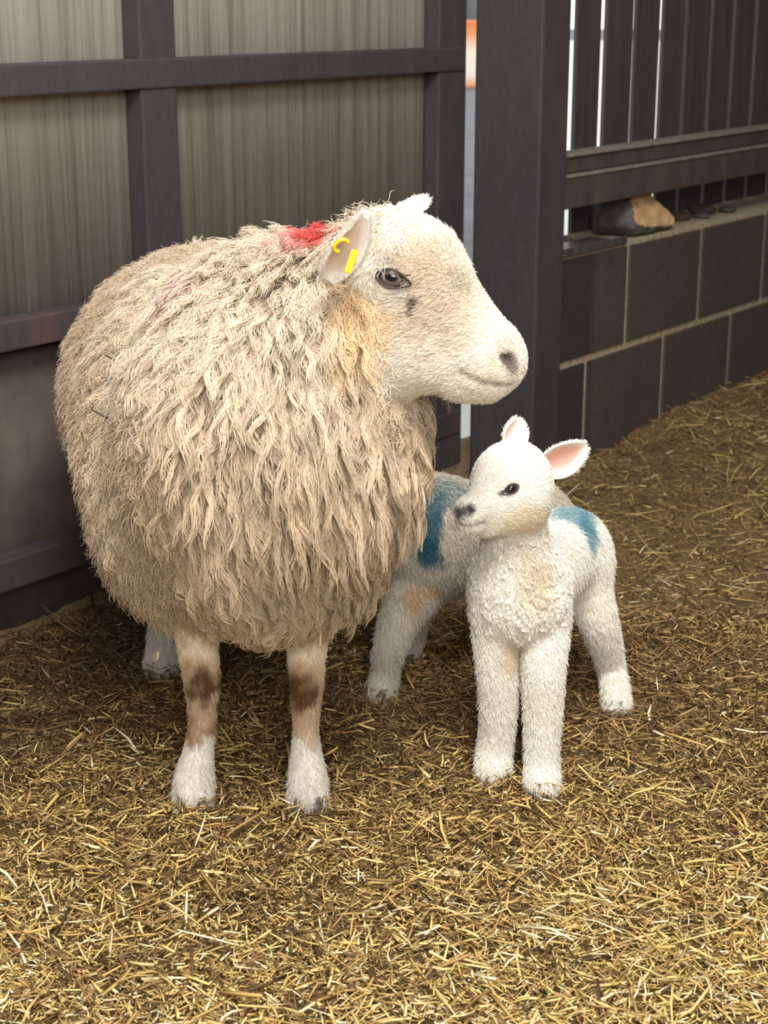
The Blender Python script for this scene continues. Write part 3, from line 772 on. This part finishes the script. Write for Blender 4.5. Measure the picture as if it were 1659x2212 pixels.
    flow = flow + np.c_[1.5 * (fbm(Pl, 9, 71) - 0.5), 1.2 * (fbm(Pl, 9, 75) - 0.5), np.zeros(len(Pl))]
    L = (0.065 + 0.070 * r.random(len(Pl)) ** 1.5) * (1 - 0.62 * soft); low = smooth(Pl[:, 2], 0.45, 0.33)
    poll = (1 - 0.6 * smooth(Pl[:, 0], H(690, 600)[0], H(770, 600)[0]) * smooth(Pl[:, 2], H(800, 640)[2], H(800, 560)[2]))
    rope = smooth(np.linalg.norm((Pl - W(655, 830, 2.0)) / np.array([1, 1.4, 1.25]), axis=1), 0.15, 0.06)   # long hanging staples on neck and breast
    L *= (1 - 0.45 * low) * poll * (1 + 0.38 * rope)
    pts = locks(Pl, nl, flow, L, 24, 11, (0.0066 + 0.003 * r.random(len(Pl))) * (1 + 1.0 * soft - 0.15 * rope), (0.0030 + 0.0036 * r.random(len(Pl)) ** 2) * (1 - 0.3 * soft), 1.8, (0.010 + 0.022 * r.random(len(Pl))) * (1 - 0.3 * soft) * poll * (1 + 0.5 * rope), 2, jit=0.16)
    # wild short strands on the fuzzy part
    lv = np.repeat(r.random(len(Pl)), 24) * 0.75 + 0.25 * r.random(len(Pl) * 24)
    mid = pts[:, 4]
    curves_obj('fleece', pts, np.array([0.0005, 0.0005, 0.0005, 0.0005, 0.00048, 0.00046, 0.00043, 0.0004, 0.00035, 0.0003, 0.0002]), wool_col(mid, lv), M_WOOL, ewe, base)
    Pf, nf = scatter(V, Q, N_, A_, 60000, wf * (0.35 + 0.65 * np.maximum(smooth(V[:, 1], 2.3, 2.55), smooth(V[:, 0], -0.20, -0.30))), 5)
    fz = strands(Pf, nf, np.tile([0, 0, -1.0], (len(Pf), 1)), 0.024 + 0.02 * r.random(len(Pf)), 7, 0.62, 0.15, 0.0035, 1.6, 0.7, 6)
    curves_obj('undercoat', fz, np.array([0.0005, 0.0005, 0.00045, 0.0004, 0.00035, 0.0003, 0.00015]), wool_col(Pf, r.random(len(Pf))), M_WOOL, ewe, base)
    # ---- short face hair, flowing back from the nose
    Pf, nf = scatter(V, Q, N_, A_, 42000, face.astype(float) * fw_ * (np.linalg.norm(V - eyep, axis=1) > 0.0195) * (np.linalg.norm((V - no[0]) / [1, 1, 0.8], axis=1) > 0.008), 8)
    fl = np.tile(nz(H(800, 620) - H(1080, 760)) + np.array([0, 0, -0.45]), (len(Pf), 1))
    muzzle = smooth(Pf[:, 0], H(960, 700)[0], H(1080, 760)[0])
    fz = strands(Pf, nf, fl, (0.010 - 0.006 * muzzle) * (0.6 + 0.8 * r.random(len(Pf))), 5, 0.30, 0.1, 0.0006, 1.2, 0.35, 9)
    curves_obj('face_hair', fz, np.array([0.0004, 0.0004, 0.00035, 0.00025, 0.0001]), face_col(Pf) * (0.88 + 0.2 * r.random((len(Pf), 1))), M_WOOL, ewe, base)
    # cheek ruff
    edge = face & (xr < 0.024)
    Pf, nf = scatter(V, Q, N_, A_, 5000, edge.astype(float) * fw_, 10)
    fz = strands(Pf, nf, np.tile([-0.6, 0, -0.8], (len(Pf), 1)), 0.012 + 0.012 * r.random(len(Pf)), 7, 0.4, 0.2, 0.002, 1.3, 0.4, 12)
    curves_obj('cheek_hair', fz, np.array([0.00045] * 4 + [0.0004, 0.0003, 0.00015]), face_col(Pf), M_WOOL, ewe, base)
    Pf, nf = scatter(V, Q, N_, A_, 24000, leg.astype(float) * fw_, 13)
    fz = strands(Pf, nf, np.tile([0, 0, -1.0], (len(Pf), 1)), (0.006 + 0.006 * smooth(Pf[:, 2], 0.09, 0.04)) * (0.6 + 0.8 * r.random(len(Pf))), 5, 0.3, 0.1, 0.0008, 1.2, 0.3, 14)
    curves_obj('leg_hair', fz, np.array([0.00042, 0.00042, 0.0004, 0.0003, 0.00012]), leg_col(Pf) * (0.85 + 0.25 * r.random((len(Pf), 1))), M_WOOL, ewe, base)
    # ---- parts
    eye_part(ewe, base, eyep, eyen, nz(H(1000, 660) - H(845, 600)), 0.0185, 0.0115, lin(118, 104, 94), lin(58, 50, 46), 0.0012, 0.12)
    near_b = hit(P, 722, 585)[0]; near_t = W(790, 488, 1.985)
    cream = lin(240, 230, 212)
    ear_part(ewe, base, W(702, 612, 1.965), W(792, 484, 1.905), np.array([0.45, -0.88, 0.12]), 0.0245, 0.7, lin(252, 249, 242), lin(232, 210, 194), 0.85, 4200, 0.007, 3, 0.12)
    ear_part(ewe, base, W(842, 484, 2.10), W(924, 427, 2.13), np.array([-0.1, -0.95, 0.3]), 0.0145, 0.5, cream, lin(232, 196, 186), 0.8, 1600, 0.005, 4)
    # yellow tag: disc on the ear and tab hanging below
    M_TAG = plain('yellow_plastic', lin(232, 190, 40), 0.3)
    bm = bmesh.new(); c = W(737, 531, 1.905)
    th = np.linspace(-0.5, 3.9, 20); ringp = np.array([c + 0.0085 * np.cos(t) * nz([0.8, 0, 0.6]) + 0.0062 * np.sin(t) * nz([-0.6, -0.3, 0.8]) for t in th])
    V1, f1 = tube(ringp, 0.0026, 8); tg = mesh_obj('ear_tag', V1, f1, M_TAG, ewe, base, None, True); tg['label'] = 'yellow plastic ear tag'
    a0, a1 = W(768, 540, 1.905), W(751, 590, 1.90); dd = nz(a1 - a0); sd = nz(np.cross(dd, [0.3, -0.9, 0.1])); nn = np.cross(dd, sd)
    bm = bmesh.new(); wv = 0.0042
    add_hexa(bm, [a0 - base - sd * wv + nn * t_ if i in (0,) else q for t_ in (0.0,) for i, q in enumerate([a0 - base - sd * wv, a0 - base + sd * wv, a1 - base + sd * wv, a1 - base - sd * wv, a0 - base - sd * wv + nn * 0.003, a0 - base + sd * wv + nn * 0.003, a1 - base + sd * wv + nn * 0.003, a1 - base - sd * wv + nn * 0.003])], 0.001)
    tab = from_bm('ear_tag', bm, M_TAG, ewe); tab['label'] = 'yellow plastic tag hanging from the ear'
    for (x, y, yy) in ((416, 1725, 2.155), (664, 1719, 2.155)):
        f0 = W(x, y, yy); f0[2] = -0.008; hoof(ewe, base, f0, (0.05, -1), 0.028)
    for (xp, dy) in ((352, 0.0), (560, 0.12)):
        f0 = W(xp, 1440, 2.66 + dy); f0[2] = -0.008; hoof(ewe, base, f0, (0.1, -1), 0.026)
    # bits of straw caught in the fleece
    for kk, (x0, y0, x1, y1, lab) in enumerate(((283, 800, 306, 812, 'short dark straw bit caught high on the ewe flank'), (262, 905, 270, 925, 'thin dark straw bit caught low on the ewe flank'), (690, 1345, 691, 1395, 'pale straw stalk hanging from the wool above the right foreleg'), (345, 1395, 338, 1425, 'pale straw stalk hanging from the wool left of the forelegs'))):
        pa, na = hit(P, x0, y0) if kk < 3 else (W(x0, y0, 2.2), np.array([0, -1., 0])); off = 0.044 if kk < 2 else 0.022
        if kk == 2: pa, na = W(690, 1345, 2.06), np.array([0, 0, 0.])
        pa = pa + na * off; pb = W(x1, y1, pa[1] - (0.002 if kk < 2 else 0.004))
        V1, f1 = tube(np.linspace(pa, pb, 6) + np.array([0.0012, 0, 0]) * np.sin(np.linspace(0, 3, 6))[:, None], 0.0015, 6)
        o = mesh_obj('straw_stalk', V1, f1, plain('stalk', lin(70, 52, 34) if kk < 2 else lin(226, 200, 150), 0.6), None, pa); o.location = pa
        tag(o, lab, 'straw')
    return P
EWE = build_ewe()

# ------------------------------------------------------------------ lambs
WHITE = lin(251, 248, 240)
def lamb_common(name, label, P, base, marks, stains, nhair, seed, curl_fn, res=0.0035, faceparts=None, length=0.011, coat_shade=1.0):
    V, Q, N_, A_ = surface_net(P, res)
    dh = sdf(P, V, ('head',)); db = sdf(P, V, ('body', 'leg'))
    face = dh < db
    def colr(p):
        n = fbm(p, 14, 3 + seed)[:, None]; c = (WHITE * (1 - 0.5 * n) + lin(242, 232, 210) * 0.5 * n) * coat_shade
        for (q, rad, col, amt, fr) in stains:
            wg = (amt * smooth(np.linalg.norm((p - q) / np.asarray(rad), axis=1) + 0.9 * (fbm(p, fr, 40) - 0.5), 1.2, 0.45))[:, None]; c = c * (1 - wg) + col * wg
        for (q, rad, col, amt) in marks:
            d = np.linalg.norm((p - q) / np.asarray(rad), axis=1)
            wg = (amt * smooth(d + 1.3 * (fbm(p, 42, 17, 3) - 0.5), 1.15, 0.6))[:, None]; c = c * (1 - wg) + col * wg
        if faceparts:
            for (pts, rr, col, amt) in faceparts:
                dm = np.min([np.linalg.norm(p - q, axis=1) for q in pts], axis=0)
                wg = (amt * smooth(dm, rr, rr * 0.35))[:, None]; c = c * (1 - wg) + col * wg
        return c
    o = mesh_obj(name, V, Q, M_SKIN, None, base, colr(V), True); o.location = base; tag(o, label, 'lamb')
    r = np.random.default_rng(seed); fw_ = front_weight(V, N_)
    body = ~face
    Pb, nb = scatter(V, Q, N_, A_, nhair, body * fw_, seed + 1)
    cu = curl_fn(Pb)
    fz = strands(Pb, nb, np.tile([0.05, 0.1, -1.0], (len(Pb), 1)), (length * (0.6 + 0.7 * r.random(len(Pb)))) * (1 - 0.25 * cu), 7, 0.40, 0.1, 0.0007 + 0.0016 * cu, 1.6, 0.35, seed + 2)
    curves_obj('lamb_wool', fz, np.array([0.00042, 0.00042, 0.0004, 0.00038, 0.00033, 0.00026, 0.00012]), colr(Pb) * (0.88 + 0.18 * r.random((len(Pb), 1))), M_WOOL, o, base)
    if face.any():
        Pb, nb = scatter(V, Q, N_, A_, int(nhair * 0.3), face * fw_, seed + 3)
        if faceparts:
            keep = np.ones(len(Pb), bool)
            for q, rr in face_skip: keep &= np.linalg.norm(Pb - q, axis=1) > rr
            Pb, nb = Pb[keep], nb[keep]
        fz = strands(Pb, nb, np.tile(np.array([0.7, 0.5, -0.3]), (len(Pb), 1)), 0.005 * (0.6 + 0.8 * r.random(len(Pb))), 4, 0.25, 0.05, 0.0, 1, 0.3, seed + 4)
        curves_obj('face_hair', fz, np.array([0.00038, 0.00036, 0.0003, 0.00012]), colr(Pb) * (0.9 + 0.15 * r.random((len(Pb), 1))), M_WOOL, o, base)
    # tight curls where the wool is crimped
    wc = curl_fn(V) * body * fw_
    if wc.sum() > 0:
        Pc, nc = scatter(V, Q, N_, A_, 520, np.clip(wc, 0, 1) ** 1.5, seed + 6)
        pt = locks(Pc, nc, np.tile([0, 0, -1.0], (len(Pc), 1)), 0.016 + 0.008 * r.random(len(Pc)), 16, 8, 0.003, 0.003, 1.6, 0.005, seed + 7, 0.5)
        curves_obj('chest_curls', pt, np.array([0.0004] * 5 + [0.00035, 0.00028, 0.00015]), colr(pt[:, 3]) * (0.9 + 0.2 * np.repeat(r.random((len(Pc), 1)), 16, 0)), M_WOOL, o, base)
    return o
face_skip = []

def build_lamb_front():
    base = np.array([W(1130, 1600, 2.35)[0], 2.35, 0.0])
    P = [CP((1122, 1262), 88, 2.27, (1222, 1192), 76, 2.52, 0.04), E(W(1122, 1285, 2.245), (0.066, 0.065, 0.070), 0.03),
         CP((1118, 1225), 74, 2.25, (1112, 1110), 58, 2.225, 0.03), E(W(1228, 1195, 2.53), (0.058, 0.06, 0.060), 0.04)]
    def chain(pts, k=0.012):
        P.append(limb(pts, k))
    chain([((1073, 1330), 50, 2.24), ((1075, 1440), 40, 2.235), ((1077, 1500), 36, 2.24), ((1074, 1580), 32, 2.25), ((1068, 1620), 32, 2.25), ((1065, 1658), 34, 2.24)])
    chain([((1176, 1330), 50, 2.24), ((1174, 1440), 41, 2.215), ((1173, 1510), 37, 2.212), ((1171, 1590), 32, 2.212), ((1170, 1645), 31, 2.21), ((1171, 1688), 33, 2.195)])
    chain([((1256, 1240), 54, 2.51), ((1293, 1340), 36, 2.49), ((1318, 1430), 25, 2.53), ((1328, 1480), 24, 2.51), ((1332, 1518), 26, 2.485)], 0.03)
    chain([((1190, 1270), 56, 2.56), ((1180, 1350), 40, 2.55), ((1185, 1430), 27, 2.60), ((1188, 1500), 25, 2.57)], 0.03)
    P += [E(W(1108, 1040, 2.215), (0.054, 0.056, 0.056), 0.02, 'head'), CP((1085, 1055), 62, 2.19, (1022, 1105), 31, 2.145, 0.025, 'head'),
          CP((1118, 1085), 64, 2.205, (1050, 1125), 34, 2.165, 0.025, 'head'), E(W(1016, 1104, 2.137), (0.0205, 0.021, 0.0185), 0.014, 'head'),
          E(W(1016, 1131, 2.147), (0.018, 0.018, 0.0115), 0.010, 'head')]
    mo = [hit(P, *q)[0] for q in ((1000, 1132), (1012, 1134), (1026, 1132), (1040, 1127))]
    for a, b_ in zip(mo[:-1], mo[1:]): P.append(CN(a, 0.0011, b_, 0.0011, 0.005, 'head', True))
    nos = [hit(P, *q)[0] for q in ((990, 1106), (996, 1107), (1004, 1104), (1010, 1101))]
    ep, en = hit(P, 1105, 1057)
    P.append(E(ep + en * 0.002, (0.011, 0.005, 0.0075), 0.006, 'head', True))
    inner = [hit(P, *q)[0] for q in ((1076, 1066), (1082, 1063), (1088, 1060))]
    mline = [a + (b_ - a) * t for a, b_ in zip(mo[:-1], mo[1:]) for t in np.linspace(0, 1, 4)]
    low_lip = [hit(P, *q)[0] for q in ((990, 1120), (994, 1126))]
    fp = [(nos, 0.0105, lin(66, 60, 62), 0.95), (mline, 0.004, lin(150, 128, 124), 0.75), (inner, 0.004, lin(90, 72, 66), 0.9), (low_lip, 0.006, lin(150, 134, 136), 0.7)]
    face_skip.clear(); face_skip.extend([(ep, 0.0112), (nos[1], 0.005), (nos[2], 0.005)])
    mk = hit(P, 1232, 1112)[0]; mk2 = hit(P, 1262, 1140)[0]; mk3 = hit(P, 1215, 1075)[0]; BL = lin(92, 158, 176)
    marks = [(mk, (0.032, 0.06, 0.040), BL, 0.7), (mk2, (0.016, 0.05, 0.045), BL * 0.85, 0.8), (mk3, (0.026, 0.04, 0.018), BL * 1.2, 0.6)]
    ch = hit(P, 1168, 1255)[0]; ch2 = hit(P, 1140, 1240)[0]; os = hit(P, 1300, 1470)[0]; os2 = hit(P, 1110, 1400)[0]; ck = hit(P, 1130, 1130)[0]
    stains = [(ch, (0.024, 0.03, 0.055), lin(212, 188, 150), 0.45, 50), (ch2, (0.02, 0.03, 0.05), lin(222, 202, 166), 0.35, 50), (os, (0.018, 0.03, 0.030), lin(206, 150, 72), 0.9, 40), (os2, (0.03, 0.03, 0.04), lin(224, 200, 160), 0.5, 40), (ck, (0.05, 0.05, 0.03), lin(236, 212, 160), 0.5, 30)]
    def curl_fn(p):
        return np.maximum(0.9 * smooth(np.linalg.norm(p - W(1182, 1300, 2.19), axis=1), 0.036, 0.018), 0.10 * smooth(np.linalg.norm((p - W(1115, 1250, 2.2)) / np.array([1, 1.2, 1]), axis=1), 0.12, 0.06))
    o = lamb_common('lamb', 'white lamb with a blue mark standing in front with its head turned left', P, base, marks, stains, 80000, 30, curl_fn, 0.0032, fp)
    eye_part(o, base, ep, en, nz(W(1040, 1080, 2.15) - ep), 0.0105, 0.0066, lin(52, 46, 46), lin(92, 78, 72), 0.0011, -0.1)
    wh = lin(246, 240, 230); pk = lin(236, 184, 168)
    ear_part(o, base, W(1098, 975, 2.245), W(1122, 906, 2.255), np.array([0.62, -0.78, 0.0]), 0.0270, 0.55, wh, lin(244, 222, 212), 0.95, 1800, 0.0045, 5, 0.05)
    ear_part(o, base, W(1160, 1020, 2.225), W(1267, 965, 2.215), np.array([0.30, -0.92, -0.1]), 0.0300, 0.5, wh, pk, 0.95, 1800, 0.0045, 6, 0.05)
    for (x, y, yy) in ((1066, 1662, 2.24), (1171, 1693, 2.19)):
        f0 = W(x, y, yy); f0[2] = -0.006; hoof(o, base, f0, (-0.1, -1), 0.0175)
    for (x, y, yy) in ((1332, 1524, 2.48), (1188, 1505, 2.565)):
        f0 = W(x, y, yy); f0[2] = -0.006; hoof(o, base, f0, (-0.3, -1), 0.0155)
build_lamb_front()

def build_lamb_rear():
    base = np.array([W(950, 1400, 2.62)[0], 2.62, 0.0])
    P = [CP((955, 1165), 118, 2.63, (1125, 1155), 108, 2.70, 0.04), E(W(935, 1150, 2.62), (0.085, 0.075, 0.085), 0.04), E(W(1130, 1155, 2.70), (0.08, 0.075, 0.085), 0.04),
         CP((905, 1120), 75, 2.65, (815, 1150), 55, 2.72, 0.04), E(W(800, 1165, 2.73), (0.05, 0.048, 0.045), 0.02, 'head'), CP((785, 1175), 50, 2.73, (735, 1205), 26, 2.74, 0.02, 'head')]
    def chain(pts, k=0.015):
        P.append(limb(pts, k))
    chain([((915, 1245), 62, 2.60), ((868, 1330), 40, 2.57), ((842, 1400), 30, 2.55), ((832, 1450), 25, 2.55), ((822, 1500), 27, 2.53)])
    chain([((925, 1250), 45, 2.68), ((898, 1330), 26, 2.68), ((888, 1390), 21, 2.69), ((879, 1432), 20, 2.68)])
    chain([((1135, 1240), 55, 2.68), ((1150, 1330), 36, 2.66), ((1160, 1400), 24, 2.70), ((1155, 1455), 22, 2.68)])
    chain([((1120, 1240), 55, 2.76), ((1110, 1320), 34, 2.76), ((1100, 1370), 23, 2.80), ((1095, 1410), 21, 2.78)])
    BL = lin(44, 98, 116)
    a, b_, c = hit(P, 935, 1110)[0], hit(P, 925, 1185)[0], hit(P, 950, 1070)[0]
    marks = [(a, (0.022, 0.05, 0.05), BL, 0.9), (b_, (0.034, 0.04, 0.024), BL * 0.85, 0.95), (c, (0.04, 0.05, 0.025), lin(120, 146, 150), 0.55)]
    st = hit(P, 925, 1268)[0]; st2 = hit(P, 895, 1285)[0]
    stains = [(st, (0.035, 0.03, 0.011), lin(206, 160, 100), 0.7, 40), (st2, (0.02, 0.03, 0.03), lin(190, 150, 104), 0.6, 40)]
    face_skip.clear()
    o = lamb_common('lamb', 'white lamb with a dark blue mark half hidden behind the ewe', P, base, marks, stains, 42000, 60, lambda p: np.zeros(len(p)), 0.004, None, 0.013, np.array([0.66, 0.62, 0.56]))  # last factor paints the ewe's shade into this lamb's wool
    wh = lin(246, 240, 230); pk = lin(236, 184, 168)
    for dy in (-0.05, 0.05):
        ear_part(o, base, W(812, 1140, 2.73 + dy * 0.8), W(835, 1125, 2.73 + dy * 2.2), np.array([-0.5, -0.6, 0.0]), 0.02, 0.5, wh, pk, 0.95, 300, 0.0045, 8)
    for (x, y, yy) in ((822, 1506, 2.525), (879, 1438, 2.675), (1155, 1460, 2.675), (1095, 1415, 2.775)):
        f0 = W(x, y, yy); f0[2] = -0.006; hoof(o, base, f0, (-0.6, -1), 0.017)
build_lamb_rear()

# ------------------------------------------------------------------ straw litter
def painted_shade(P):
    """shade painted into the straw colour along the door and under the ewe"""
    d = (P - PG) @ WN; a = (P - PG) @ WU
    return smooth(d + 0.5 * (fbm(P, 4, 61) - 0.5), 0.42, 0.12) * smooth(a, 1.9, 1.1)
def build_straw():
    r = np.random.default_rng(77)
    def field(n, ymin, ymax, lmin, lmax, wmin, wmax, pal, probs, zup, tilt, pw=1.0):
        y = ymin + (ymax - ymin) * r.random(n) ** pw
        x = (r.random(n) * 2 - 1) * (0.27 * y + 0.25)
        P = np.stack([x, y, np.zeros(n)], -1)
        ok = ((P - PG) @ WN > 0.005) & ~(((P - PW) @ WN < 0.006) & ((P - PW) @ WU > -0.3))
        x, y = x[ok], y[ok]; n = len(x)
        L = lmin + (lmax - lmin) * r.random(n) ** 2.2; wd = wmin + (wmax - wmin) * r.random(n) ** 1.5
        az = r.random(n) * 2 * np.pi; el = r.normal(size=n) * tilt
        c = np.stack([x, y, ground_z(x, y) + 0.001 + zup * r.random(n) ** 1.5 + 0.35 * L * np.abs(np.sin(el))], -1)
        d = np.stack([np.cos(az) * np.cos(el), np.sin(az) * np.cos(el), np.sin(el)], -1)
        s = np.stack([-np.sin(az), np.cos(az), np.zeros(n)], -1); ro = r.normal(size=n) * 0.7
        up = np.cross(d, s); s2 = s * np.cos(ro)[:, None] + up * np.sin(ro)[:, None]; u2 = np.cross(d, s2)
        bend = r.normal(size=n) * 0.10 * L
        rings = []
        for k, t in enumerate((-0.5, 0.0, 0.5)):
            ctr = c + d * (L * t)[:, None] + s2 * (bend * (0.25 - t * t) * 2)[:, None]
            ww = (wd * (1.0 if k < 2 else 0.75) / 2)[:, None]
            rings += [ctr + s2 * ww, ctr + u2 * ww * 0.7, ctr - s2 * ww, ctr - u2 * ww * 0.35]
        V = np.stack(rings, 1).reshape(-1, 3)
        fc = []
        for k in (0, 1):
            for j in range(4):
                a, b_ = k * 4 + j, k * 4 + (j + 1) % 4; fc.append((a, b_, b_ + 4, a + 4))
        fc += [(3, 2, 1, 0), (8, 9, 10, 11)]
        Q = (np.array(fc)[None] + 12 * np.arange(n)[:, None, None]).reshape(-1, 4)
        fresh = fbm(np.stack([x, y, 0 * x], -1), 3.2, 51)
        pi = np.array([r.choice(len(pal), p=probs) for _ in range(1)])  # keep the generator moving
        pi = r.choice(len(pal), size=n, p=probs)
        pi = np.where(r.random(n) < 0.45 * smooth(y, 2.15, 1.7), r.integers(3, 7, n), pi)
        # more fresh straw in the foreground, more trodden dark chaff towards the back
        shift = (r.random(n) < np.clip(0.16 + 0.52 * smooth(y, 1.85, 2.6) + 1.0 * (fresh - 0.5), 0, 0.92))
        pi = np.where(shift, r.integers(0, 3, n), pi)
        shade = painted_shade(np.stack([x, y, 0 * x], -1))
        pi = np.where(r.random(n) < 0.75 * shade, r.integers(0, 2, n), pi)
        T = np.array(pal)[pi] * (0.8 + 0.4 * r.random((n, 1))) * (1 - 0.45 * shade[:, None])  # shade near the door is put into the straw colour
        return V, Q, np.repeat(T, 12, 0)
    pal = [lin(100, 76, 48), lin(140, 108, 68), lin(176, 142, 92), lin(206, 172, 104), lin(224, 192, 118), lin(236, 212, 144), lin(246, 232, 190)]
    pr = [0.10, 0.13, 0.17, 0.24, 0.20, 0.11, 0.05]
    parts = [field(85000, 1.25, 2.9, 0.006, 0.036, 0.0012, 0.0042, pal, pr, 0.022, 0.32),
             field(7000, 1.25, 2.9, 0.028, 0.080, 0.0026, 0.0058, pal, pr, 0.022, 0.25),
             field(45000, 2.7, 5.6, 0.010, 0.05, 0.0012, 0.0034, pal, pr, 0.016, 0.28),
             field(5000, 2.7, 5.6, 0.03, 0.10, 0.0014, 0.0034, pal, pr, 0.022, 0.3),
             field(9000, 0.2, 1.35, 0.015, 0.06, 0.001, 0.003, pal, pr, 0.014, 0.2)]
    V = []; Q = []; T = []; o = 0
    for v, q, t in parts: V.append(v); Q.append(q + o); T.append(t); o += len(v)
    tag(mesh_obj('straw_bedding', np.concatenate(V), np.concatenate(Q), M_STRAW, None, (0, 0, 0), np.concatenate(T)), 'loose golden and brown chopped straw covering the pen floor', 'straw', None, 'stuff')
build_straw()
